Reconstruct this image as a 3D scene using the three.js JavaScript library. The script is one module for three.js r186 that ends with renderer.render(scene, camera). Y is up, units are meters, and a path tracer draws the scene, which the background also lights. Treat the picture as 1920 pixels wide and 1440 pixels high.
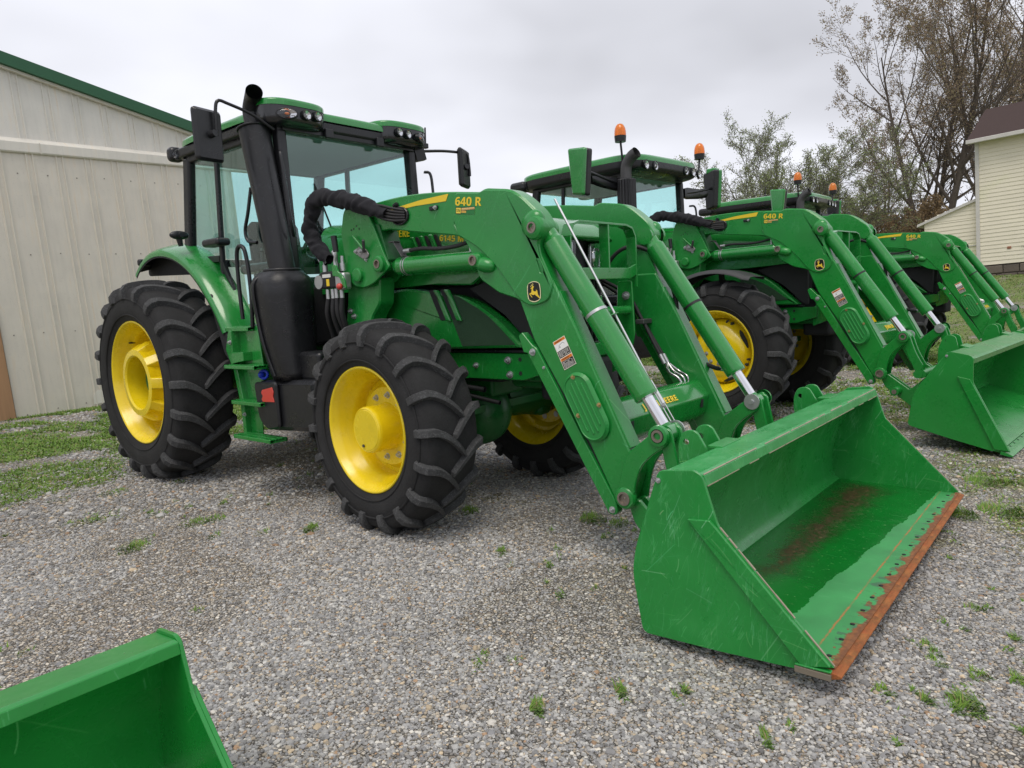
import * as THREE from 'three';
import { mergeGeometries } from 'three/addons/utils/BufferGeometryUtils.js';
import { RoundedBoxGeometry } from 'three/addons/geometries/RoundedBoxGeometry.js';
import { FontLoader } from 'three/addons/loaders/FontLoader.js';
import { TextGeometry } from 'three/addons/geometries/TextGeometry.js';

// ---------------------------------------------------------------- camera, sky, sun, exposure
const scene = new THREE.Scene();
const D2R = Math.PI / 180;
const camera = new THREE.PerspectiveCamera(57.25, 4 / 3, 0.05, 600);
camera.position.set(6.13, 1.341, 3.453);
camera.rotation.set(-6.829 * D2R, 40.675 * D2R, -2.957 * D2R, 'YXZ');
scene.add(camera);

// hash / value noise, all seeded
function rng(seed) { let a = seed >>> 0; return () => { a = (a + 0x6D2B79F5) | 0; let t = Math.imul(a ^ (a >>> 15), 1 | a); t = (t + Math.imul(t ^ (t >>> 7), 61 | t)) ^ t; return ((t ^ (t >>> 14)) >>> 0) / 4294967296; }; }
function h2(x, y, s = 0) { let h = Math.imul(x | 0, 374761393) + Math.imul(y | 0, 668265263) + Math.imul(s | 0, 982451653); h = Math.imul(h ^ (h >>> 13), 1274126177); return ((h ^ (h >>> 16)) >>> 0) / 4294967296; }
function vn(x, y, s = 0, per = 0) {
  const xi = Math.floor(x), yi = Math.floor(y), fx = x - xi, fy = y - yi, u = fx * fx * (3 - 2 * fx), v = fy * fy * (3 - 2 * fy);
  const w = per ? (k => ((k % per) + per) % per) : (k => k);
  const a = h2(w(xi), w(yi), s), b = h2(w(xi + 1), w(yi), s), c = h2(w(xi), w(yi + 1), s), d = h2(w(xi + 1), w(yi + 1), s);
  return a + (b - a) * u + (c - a) * v + (a - b - c + d) * u * v;
}
function fbm(x, y, o = 4, s = 0, per = 0) { let t = 0, a = 0.5, n = 0; for (let i = 0; i < o; i++) { t += a * vn(x, y, s + i, per); n += a; a *= 0.5; x *= 2; y *= 2; per *= 2; } return t / n; }
const clamp = (x, a = 0, b = 1) => Math.min(b, Math.max(a, x));
const sstep = (a, b, x) => { const t = clamp((x - a) / (b - a)); return t * t * (3 - 2 * t); };
const lerp = (a, b, t) => a + (b - a) * t;

{ // overcast sky: one even cloud deck with soft lumps
  const W = 1024, H = 512, data = new Float32Array(W * H * 4);
  for (let j = 0; j < H; j++) {
    const el = ((j + 0.5) / H - 0.5) * Math.PI;
    for (let i = 0; i < W; i++) {
      const az = (i + 0.5) / W * Math.PI * 2, k = (j * W + i) * 4;
      const up = Math.max(Math.sin(el), 0.0) + 0.16, ce = Math.cos(el);
      const px = Math.cos(az) * ce / up * 1.0 + 40, py = Math.sin(az) * ce / up * 1.0 + 40;
      const c = fbm(px, py, 5, 3) * 0.65 + fbm(px * 0.37 + 9, py * 0.37, 3, 11) * 0.35;
      const d = (c - 0.5) * 0.95;
      const b = 0.60 + d * (el > 0 ? 1 : 0) - (el < -0.02 ? 0.25 : 0);
      data[k] = b * 0.952; data[k + 1] = b * 0.968; data[k + 2] = b * 1.05; data[k + 3] = 1;
    }
  }
  const t = new THREE.DataTexture(data, W, H, THREE.RGBAFormat, THREE.FloatType);
  t.mapping = THREE.EquirectangularReflectionMapping; t.magFilter = t.minFilter = THREE.LinearFilter; t.wrapS = THREE.RepeatWrapping; t.needsUpdate = true;
  scene.background = t; scene.environment = t;
}
const sun = new THREE.DirectionalLight(0xfff6ea, 1.25);
sun.position.set(3, 14, 6); sun.castShadow = true; sun.shadow.radius = 60;
sun.shadow.mapSize.set(2048, 2048); Object.assign(sun.shadow.camera, { left: -22, right: 22, top: 22, bottom: -22, near: 1, far: 60 });
scene.add(sun, sun.target);

const renderer = new THREE.WebGLRenderer({ antialias: true });
renderer.setSize(1024, 768);
renderer.shadowMap.enabled = true;
renderer.toneMapping = THREE.LinearToneMapping;
renderer.toneMappingExposure = 1.34;

// ---------------------------------------------------------------- helpers
const V = (x, y, z) => new THREE.Vector3(x, y, z);
const taken = {};
function numbered(n) { const k = taken[n] = (taken[n] || 0) + 1; return k === 1 ? n : n + '_' + String(k - 1).padStart(3, '0'); }
function boxUV(g) { // uv in metres from the dominant axis of each face
  g = g.index ? g.toNonIndexed() : g;
  const p = g.attributes.position, uv = new Float32Array(p.count * 2), a = V(), b = V(), c = V();
  for (let i = 0; i < p.count; i += 3) {
    a.fromBufferAttribute(p, i); b.fromBufferAttribute(p, i + 1); c.fromBufferAttribute(p, i + 2);
    const n = b.clone().sub(a).cross(c.clone().sub(a)), ax = Math.abs(n.x), ay = Math.abs(n.y), az = Math.abs(n.z);
    [a, b, c].forEach((q, k) => {
      const u = ax > ay && ax > az ? [q.z, q.y] : ay > az ? [q.x, q.z] : [q.x, q.y];
      uv[(i + k) * 2] = u[0]; uv[(i + k) * 2 + 1] = u[1];
    });
  }
  g.setAttribute('uv', new THREE.BufferAttribute(uv, 2));
  for (const k of Object.keys(g.attributes)) if (!['position', 'normal', 'uv'].includes(k)) g.deleteAttribute(k);
  if (!g.attributes.normal) g.computeVertexNormals();
  return g;
}
function mesh(name, geos, mat, parent, keepUV = false) {
  let g = Array.isArray(geos) ? (geos.length > 1 ? mergeGeometries(geos.map(q => keepUV ? (q.index ? q.toNonIndexed() : q) : boxUV(q))) : geos[0]) : geos;
  if (!keepUV) g = boxUV(g);
  const m = new THREE.Mesh(g, mat); m.name = name; m.castShadow = m.receiveShadow = true;
  if (parent) parent.add(m);
  return m;
}
function group(name, parent) { const g = new THREE.Group(); g.name = name; if (parent) parent.add(g); return g; }
function thing(o, name, label, category, grp) { o.name = numbered(name); o.userData = { label, category }; if (grp) o.userData.group = grp; scene.add(o); return o; }
function structure(o, name) { o.name = name; o.userData.kind = 'structure'; scene.add(o); return o; }
function mirrorZ(g) {
  g = (g.index ? g.toNonIndexed() : g.clone()); g.applyMatrix4(new THREE.Matrix4().makeScale(1, 1, -1));
  for (const k of Object.keys(g.attributes)) {
    const at = g.attributes[k], s = at.itemSize, A = at.array;
    for (let i = 0; i < at.count; i += 3) for (let c = 0; c < s; c++) { const t = A[(i + 1) * s + c]; A[(i + 1) * s + c] = A[(i + 2) * s + c]; A[(i + 2) * s + c] = t; }
  }
  return g;
}
const box = (x0, x1, y0, y1, z0, z1, r = 0.006) => {
  const w = x1 - x0, h = y1 - y0, d = z1 - z0, g = r > 0 ? new RoundedBoxGeometry(w, h, d, 2, Math.min(r, w / 2.1, h / 2.1, d / 2.1)) : new THREE.BoxGeometry(w, h, d);
  g.translate((x0 + x1) / 2, (y0 + y1) / 2, (z0 + z1) / 2); return g;
};
function cyl(a, b, r0, r1 = r0, n = 20, open = false) {
  const d = b.clone().sub(a), g = new THREE.CylinderGeometry(r1, r0, d.length(), n, 1, open);
  g.applyQuaternion(new THREE.Quaternion().setFromUnitVectors(V(0, 1, 0), d.clone().normalize()));
  const m = a.clone().add(b).multiplyScalar(0.5); g.translate(m.x, m.y, m.z); return g;
}
function bar(a, b, w, h, up = V(0, 1, 0), r = 0.004) { // rectangular bar from a to b
  const d = b.clone().sub(a), L = d.length(), g = r ? new RoundedBoxGeometry(L, h, w, 1, Math.min(r, h / 2.1, w / 2.1)) : new THREE.BoxGeometry(L, h, w);
  const x = d.normalize(), z = x.clone().cross(up).normalize(), y = z.clone().cross(x);
  g.applyMatrix4(new THREE.Matrix4().makeBasis(x, y, z)); const m = a.clone().add(b).multiplyScalar(0.5); g.translate(m.x, m.y, m.z); return g;
}
function tube(pts, r, n = 8, seg = 0, closed = false, tension = 0.5) {
  return new THREE.TubeGeometry(new THREE.CatmullRomCurve3(pts.map(q => Array.isArray(q) ? V(...q) : q), closed, 'catmullrom', tension), seg || pts.length * 8, r, n, closed);
}
function rshape(pts, r = 0.01) { // polygon with rounded corners; a point may carry its own radius
  const s = new THREE.Shape(), n = pts.length;
  pts.forEach((p, i) => {
    const a = pts[(i + n - 1) % n], b = pts[(i + 1) % n], rr = p[2] ?? r;
    const la = Math.hypot(a[0] - p[0], a[1] - p[1]), lb = Math.hypot(b[0] - p[0], b[1] - p[1]), k = Math.min(rr, la / 2.2, lb / 2.2);
    const x0 = p[0] + (a[0] - p[0]) / la * k, y0 = p[1] + (a[1] - p[1]) / la * k, x1 = p[0] + (b[0] - p[0]) / lb * k, y1 = p[1] + (b[1] - p[1]) / lb * k;
    if (i) s.lineTo(x0, y0); else s.moveTo(x0, y0);
    s.quadraticCurveTo(p[0], p[1], x1, y1);
  });
  s.closePath(); return s;
}
function ext(shape, z0, z1, bev = 0.004, curve = 8) {
  const d = z1 - z0, b = Math.min(bev, d / 2.2);
  const g = new THREE.ExtrudeGeometry(shape, { depth: d - 2 * b, bevelEnabled: b > 0, bevelSize: b, bevelThickness: b, bevelOffset: -b, bevelSegments: 1, curveSegments: curve });
  g.translate(0, 0, z0 + b); return g;
}
const plate = (pts, z0, z1, r = 0.01, bev = 0.004, holes = []) => { const s = rshape(pts, r); for (const h of holes) s.holes.push(h); return ext(s, z0, z1, bev); };
function circlePath(x, y, r) { const p = new THREE.Path(); p.absarc(x, y, r, 0, Math.PI * 2, true); return p; }
function slotPath(x0, y0, x1, y1, r) {
  const a = Math.atan2(y1 - y0, x1 - x0), p = new THREE.Path();
  p.absarc(x0, y0, r, a + Math.PI / 2, a + Math.PI * 1.5, false); p.absarc(x1, y1, r, a - Math.PI / 2, a + Math.PI / 2, false); p.closePath(); return p;
}
function loft(rows, closed = true) { // rows of equal-length point lists -> smooth skin
  const n = rows[0].length, pos = [], uv = [], idx = [];
  rows.forEach(r => r.forEach(p => { pos.push(p[0], p[1], p[2]); uv.push(0, 0); }));
  const m = closed ? n : n - 1;
  for (let i = 0; i + 1 < rows.length; i++) for (let j = 0; j < m; j++) {
    const a = i * n + j, b = i * n + (j + 1) % n, c = a + n, d = b + n;
    idx.push(a, b, d, a, d, c);
  }
  const g = new THREE.BufferGeometry();
  g.setAttribute('position', new THREE.Float32BufferAttribute(pos, 3)); g.setAttribute('uv', new THREE.Float32BufferAttribute(uv, 2)); g.setIndex(idx); g.computeVertexNormals(); return g;
}
function revolve(profile, n = 64, mod) { // profile [r,z] about the z axis; mod(theta, i, r, z) -> r
  const rows = profile.map(([r, z], i) => { const row = []; for (let k = 0; k < n; k++) { const t = k / n * Math.PI * 2, q = mod ? mod(t, i, r, z) : r; row.push([Math.cos(t) * q, Math.sin(t) * q, z]); } return row; });
  return loft(rows, true);
}
function creaseRevolve(profile, n = 64, mod) { // sharp between profile segments
  const gs = []; for (let i = 0; i + 1 < profile.length; i++) gs.push(revolve([profile[i], profile[i + 1]], n, mod ? (t, k, r, z) => mod(t, i + k, r, z) : null).toNonIndexed());
  return mergeGeometries(gs);
}

// ---------------------------------------------------------------- textures
function canvas(w, h) { const c = document.createElement('canvas'); c.width = w; c.height = h; return [c, c.getContext('2d')]; }
function canvasTex(c, srgb = true, rep = 0) { const t = new THREE.CanvasTexture(c); if (srgb) t.colorSpace = THREE.SRGBColorSpace; t.wrapS = t.wrapT = rep ? THREE.RepeatWrapping : THREE.ClampToEdgeWrapping; if (rep) t.repeat.set(1 / rep, 1 / rep); return t; }
function noiseTex(n, size, fn, srgb = false) { // fn(u, v) -> [r,g,b] 0..1, tiles every `size` metres
  const d = new Uint8Array(n * n * 4);
  for (let j = 0; j < n; j++) for (let i = 0; i < n; i++) { const c = fn(i / n, j / n), k = (j * n + i) * 4; d[k] = clamp(c[0]) * 255; d[k + 1] = clamp(c[1]) * 255; d[k + 2] = clamp(c[2]) * 255; d[k + 3] = 255; }
  const t = new THREE.DataTexture(d, n, n); t.magFilter = THREE.LinearFilter; t.minFilter = THREE.LinearMipmapLinearFilter; t.generateMipmaps = true; t.wrapS = t.wrapT = THREE.RepeatWrapping; t.repeat.set(1 / size, 1 / size);
  if (srgb) t.colorSpace = THREE.SRGBColorSpace; t.needsUpdate = true; return t;
}
// faint smudges for clean paint and plastic (colour multiplier and roughness)
const smudge = noiseTex(256, 1.3, (u, v) => { const a = fbm(u * 8, v * 8, 5, 21, 8), b = fbm(u * 40, v * 40, 2, 5, 40), k = 0.86 + 0.14 * a - 0.05 * (b > 0.72 ? 1 : 0); return [k, k, k * 0.985]; });
const roughTex = noiseTex(256, 0.9, (u, v) => { const a = fbm(u * 6, v * 6, 5, 31, 6), b = fbm(u * 50, v * 50, 2, 8, 50), k = clamp(0.62 + 0.6 * (a - 0.5) + 0.3 * (b - 0.5)); return [k, k, k]; });
const grit = noiseTex(256, 0.25, (u, v) => { const k = fbm(u * 32, v * 32, 3, 41, 32); return [k, k, k]; });
// rubber: dusty blotches and scuffs
const rubberTex = noiseTex(512, 0.8, (u, v) => { const a = fbm(u * 7, v * 7, 5, 51, 7), b = fbm(u * 60, v * 60, 3, 52, 60), d = clamp((a - 0.42) * 1.6) * (0.4 + 0.9 * b), k = 0.42 + 0.42 * d; return [k, k * 0.985, k * 0.955]; });

// worn green: brush marks, fine scratches, bare rubbed patches. amount scales the wear
function wornGreen(seed, amount, size, base = [30, 122, 52]) {
  const [c, x] = canvas(1024, 1024), R = rng(seed);
  const im = x.createImageData(1024, 1024);
  for (let j = 0; j < 1024; j++) for (let i = 0; i < 1024; i++) {
    const n = fbm(i / 128, j / 128, 4, seed, 8), m = vn(i / 3, j / 14, seed + 9, 0), k = (j * 1024 + i) * 4, f = 0.93 + 0.12 * n + 0.03 * m * amount, dust = clamp((n - 0.55) * 2.2) * 0.10 * amount;
    im.data[k] = lerp(base[0] * f, 120, dust); im.data[k + 1] = lerp(base[1] * f, 150, dust); im.data[k + 2] = lerp(base[2] * f, 110, dust); im.data[k + 3] = 255;
  }
  x.putImageData(im, 0, 0);
  const N = Math.round(420 * amount);
  for (let i = 0; i < N; i++) {
    const px = R() * 1024, py = R() * 1024, a = (R() < 0.65 ? (R() - 0.5) * 0.9 + 1.9 : R() * Math.PI), L = 15 + R() * R() * 260, bend = (R() - 0.5) * 30;
    x.strokeStyle = `rgba(${120 + R() * 70},${185 + R() * 40},${135 + R() * 50},${0.10 + R() * R() * 0.5})`; x.lineWidth = 0.8 + R() * R() * 4.2;
    for (const ox of [0, -1024, 1024]) { x.beginPath(); x.moveTo(px + ox, py); x.quadraticCurveTo(px + ox + Math.cos(a) * L / 2 + bend, py + Math.sin(a) * L / 2, px + ox + Math.cos(a) * L, py + Math.sin(a) * L); x.stroke(); }
  }
  for (let i = 0; i < 26 * amount; i++) { // rubbed clusters
    const px = R() * 1024, py = R() * 1024, a = 1.7 + (R() - 0.5) * 0.8;
    for (let k = 0; k < 40; k++) {
      const qx = px + (R() - 0.5) * 60, qy = py + (R() - 0.5) * 90, L = 8 + R() * 46;
      x.strokeStyle = `rgba(${150 + R() * 60},${200 + R() * 30},${160 + R() * 40},${R() * 0.22})`; x.lineWidth = 1 + R() * 3;
      x.beginPath(); x.moveTo(qx, qy); x.lineTo(qx + Math.cos(a) * L, qy + Math.sin(a) * L); x.stroke();
    }
  }
  return canvasTex(c, true, size);
}
const std = (o) => new THREE.MeshPhysicalMaterial(Object.assign({ roughness: 0.5, metalness: 0 }, o));
const lin = (r, g, b) => new THREE.Color().setRGB(r, g, b);
const greenLin = lin(0.013, 0.215, 0.036);
const M = {
  green: std({ map: wornGreen(41, 0.22, 1.1, [28, 133, 52]), roughness: 0.42, roughnessMap: roughTex, clearcoat: 0.8, clearcoatRoughness: 0.12 }),
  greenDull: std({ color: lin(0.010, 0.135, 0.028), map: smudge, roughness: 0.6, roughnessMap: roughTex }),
  greenArm: std({ map: wornGreen(7, 0.35, 1.3, [27, 134, 54]), roughness: 0.5, roughnessMap: roughTex, clearcoat: 0.4, clearcoatRoughness: 0.22 }),
  greenBucket: std({ map: wornGreen(15, 1.25, 0.95, [29, 136, 55]), roughness: 0.55, roughnessMap: roughTex, clearcoat: 0.3, clearcoatRoughness: 0.3 }),
  greenNew: std({ map: wornGreen(23, 0.18, 1.2, [25, 134, 50]), roughness: 0.5, roughnessMap: roughTex, clearcoat: 0.35, clearcoatRoughness: 0.25 }),
  yellow: std({ color: lin(0.90, 0.68, 0.010), map: smudge, roughness: 0.45, roughnessMap: roughTex, clearcoat: 0.4, clearcoatRoughness: 0.2 }),
  decalYellow: std({ color: lin(0.86, 0.62, 0.03), roughness: 0.4 }),
  rubber: std({ color: lin(0.036, 0.037, 0.040), map: rubberTex, roughness: 0.86, bumpMap: grit, bumpScale: 0.0015 }),
  rubberDust: std({ color: lin(0.088, 0.091, 0.096), map: noiseTex(512, 0.5, (u, v) => { const a = fbm(u * 9, v * 9, 5, 55, 9), q = fbm(u * 90, v * 90, 2, 56, 90), k = 0.40 + 0.35 * a + (q > 0.66 ? 0.35 : 0); return [k, k * 0.99, k * 0.97]; }), roughness: 0.9, bumpMap: grit, bumpScale: 0.0015 }),
  coverGreen: std({ color: lin(0.016, 0.27, 0.048), map: smudge, roughness: 0.5, clearcoat: 0.3, clearcoatRoughness: 0.25 }),
  black: std({ color: lin(0.014, 0.015, 0.018), map: smudge, roughness: 0.55, roughnessMap: roughTex }),
  blackSoft: std({ color: lin(0.017, 0.018, 0.020), map: smudge, roughness: 0.75, bumpMap: grit, bumpScale: 0.0006 }),
  blackGloss: std({ color: lin(0.012, 0.013, 0.016), roughness: 0.22, clearcoat: 0.5, clearcoatRoughness: 0.1 }),
  fabric: std({ color: lin(0.014, 0.014, 0.018), roughness: 0.95, sheen: 0.4, sheenRoughness: 0.8, sheenColor: lin(0.05, 0.05, 0.06) }),
  hose: std({ color: lin(0.016, 0.016, 0.018), roughness: 0.6 }),
  steel: std({ color: lin(0.62, 0.62, 0.62), metalness: 1, roughness: 0.28, roughnessMap: roughTex }),
  chrome: std({ color: lin(0.78, 0.78, 0.80), metalness: 1, roughness: 0.12 }),
  zinc: std({ color: lin(0.55, 0.56, 0.57), metalness: 0.85, roughness: 0.42 }),
  darkSteel: std({ color: lin(0.10, 0.10, 0.105), metalness: 0.5, roughness: 0.55, map: smudge }),
  rust: std({ map: noiseTex(256, 0.35, (u, v) => { const a = fbm(u * 24, v * 6, 5, 61, 0), b = fbm(u * 40, v * 40, 2, 62, 40), q = fbm(u * 5, v * 5, 4, 63, 5); return [0.36 + 0.30 * a + 0.10 * b, 0.20 + 0.18 * a + 0.09 * q, 0.11 + 0.08 * a + 0.05 * q]; }, true), roughness: 0.85, bumpMap: grit, bumpScale: 0.002 }),
  glass: std({ color: lin(0.83, 0.975, 0.965), transmission: 1, thickness: 0, roughness: 0.02, ior: 1.72 }),
  lens: std({ color: lin(0.95, 0.96, 0.97), transmission: 1, thickness: 0, roughness: 0.05, ior: 1.5 }),
  amber: std({ color: lin(1.0, 0.33, 0.008), transmission: 0.5, thickness: 0, roughness: 0.25, ior: 1.5, clearcoat: 0.6 }),
  orangeSpot: std({ color: lin(0.75, 0.22, 0.08), roughness: 0.4 }),
  red: std({ color: lin(0.62, 0.05, 0.035), roughness: 0.35, clearcoat: 0.5 }),
  blue: std({ color: lin(0.015, 0.05, 0.55), roughness: 0.4 }),
  white: std({ color: lin(0.72, 0.72, 0.70), roughness: 0.5 }),
  greyPlastic: std({ color: lin(0.06, 0.062, 0.066), roughness: 0.6, map: smudge }),
  headliner: std({ color: lin(0.42, 0.43, 0.44), roughness: 0.9 }),
  mirrorGlass: std({ color: lin(0.8, 0.8, 0.8), metalness: 1, roughness: 0.03 }),
};
const font = await new FontLoader().loadAsync('fonts/droid/droid_sans_bold.typeface.json');
function textGeo(s, h, depth = 0.002, sx = 1) { const g = new TextGeometry(s, { font, size: h, depth, curveSegments: 4, bevelEnabled: false }); g.scale(sx, 1, 1); return g; }
// ---------------------------------------------------------------- wheels
function tyreGeo(R, rim, W, N, lugH, wear = 1) {
  const b = W / 2, Rc = R - lugH, half = [];
  for (let i = 0; i <= 6; i++) { const t = i / 6; half.push([Rc - 0.022 * t * t, b * 0.80 * t]); }
  half.push([Rc - 0.040, b * 0.90], [Rc - 0.072, b * 0.965], [Rc - 0.115, b * 1.0], [lerp(rim, Rc, 0.42), b * 1.035], [lerp(rim, Rc, 0.22), b * 1.01], [rim + 0.035, b * 0.95], [rim + 0.012, b * 0.90], [rim - 0.004, b * 0.87]);
  const prof = half.slice(1).reverse().map(([r, z]) => [r, -z]).concat(half);
  const gs = [revolve(prof, 120).toNonIndexed()];
  // thin moulded rings on the sidewall
  for (const s of [1, -1]) for (const f of [0.18, 0.62]) { const r = lerp(rim, Rc, f), zz = s * b * (f < 0.3 ? 1.012 : 1.016); gs.push(revolve([[r - 0.006, zz - s * 0.004], [r, zz + s * 0.004], [r + 0.006, zz - s * 0.004]], 96).toNonIndexed()); }
  // lugs
  const path = [[-0.03], ...[]]; const samp = [];
  const full = [[Rc, -0.035]].concat(half);
  let L = [0]; for (let i = 1; i < full.length; i++) L.push(L[i - 1] + Math.hypot(full[i][0] - full[i - 1][0], full[i][1] - full[i - 1][1]));
  const at = s => { let i = 1; while (i < L.length - 1 && L[i] < s) i++; const t = (s - L[i - 1]) / (L[i] - L[i - 1]); const a = full[i - 1], c = full[i]; const dr = c[0] - a[0], dz = c[1] - a[1], q = Math.hypot(dr, dz); return { r: lerp(a[0], c[0], t), z: lerp(a[1], c[1], t), nr: dz / q, nz: -dr / q }; };
  const sEnd = L[9] + (L[10] - L[9]) * 0.9, K = 11, dTh = 0.205 * 0.8 / R * (W / 0.45) ** 0.5;
  for (let k = 0; k <= K; k++) { const s = sEnd * k / K, p = at(s); const f = clamp((p.z + 0.035) / (b * 0.95)); const fade = p.r < Rc - 0.05 ? clamp(1 - (Rc - 0.05 - p.r) / 0.12, 0.22, 1) : 1; samp.push({ ...p, th: dTh * (1 - Math.pow(1 - f, 1.55)), h: lugH * fade * (k === 0 ? 0.9 : 1), w: lerp(0.019, 0.027, f) * (R / 0.75) * (k === 0 ? 0.75 : 1) }); }
  const pos = [];
  const tri = (a, c, d) => pos.push(...a, ...c, ...d), quad = (a, c, d, e) => { tri(a, c, d); tri(a, d, e); };
  for (const side of [1, -1]) for (let n = 0; n < N; n++) {
    const t0 = (n + (side < 0 ? 0.5 : 0)) / N * Math.PI * 2 + 0.07;
    const sec = samp.map(q => {
      const P = (dt, hh) => { const r = q.r + q.nr * hh, z = q.z + q.nz * hh, th = t0 + q.th + dt / q.r; return [Math.cos(th) * r, Math.sin(th) * r, z * side]; };
      return [P(-q.w * 1.12, -0.006), P(-q.w * 0.86, q.h * 0.95), P(-q.w * 0.74, q.h), P(q.w * 0.74, q.h), P(q.w * 0.86, q.h * 0.95), P(q.w * 1.12, -0.006)];
    });
    for (let k = 0; k < K; k++) for (let j = 0; j < 5; j++) { const a = sec[k][j], c = sec[k][j + 1], d = sec[k + 1][j + 1], e = sec[k + 1][j]; side > 0 ? quad(a, e, d, c) : quad(a, c, d, e); }
    for (const kk of [0, K]) { const s = sec[kk]; const fl = (kk === 0) === (side > 0); fl ? (quad(s[0], s[1], s[4], s[5]), quad(s[1], s[2], s[3], s[4])) : (quad(s[5], s[4], s[1], s[0]), quad(s[4], s[3], s[2], s[1])); }
  }
  const lg = new THREE.BufferGeometry(); lg.setAttribute('position', new THREE.Float32BufferAttribute(pos, 3)); lg.computeVertexNormals(); lg.setAttribute('uv', new THREE.Float32BufferAttribute(new Float32Array(pos.length / 3 * 2), 2));
  return [mergeGeometries(gs), lg];
}
const hexBolt = (r, h) => { const a = new THREE.CylinderGeometry(r, r, h, 6); a.rotateX(Math.PI / 2); a.translate(0, 0, h / 2); const w = new THREE.CylinderGeometry(r * 1.5, r * 1.5, h * 0.3, 12); w.rotateX(Math.PI / 2); w.translate(0, 0, h * 0.12); const s = new THREE.CylinderGeometry(r * 0.5, r * 0.5, h * 0.5, 8); s.rotateX(Math.PI / 2); s.translate(0, 0, h * 1.2); return mergeGeometries([a, w, s].map(q => q.toNonIndexed())); };
const boltGeo = boxUV(hexBolt(0.0115, 0.016));
function bolt(parent, x, y, z, mat = M.zinc, s = 1, side = 1, name = 'bolt') { const m = new THREE.Mesh(boltGeo, mat); m.name = name; m.castShadow = m.receiveShadow = true; m.position.set(x, y, z); m.scale.setScalar(s); if (side < 0) m.rotation.y = Math.PI; parent.add(m); return m; }
const tyreCache = {};
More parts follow.
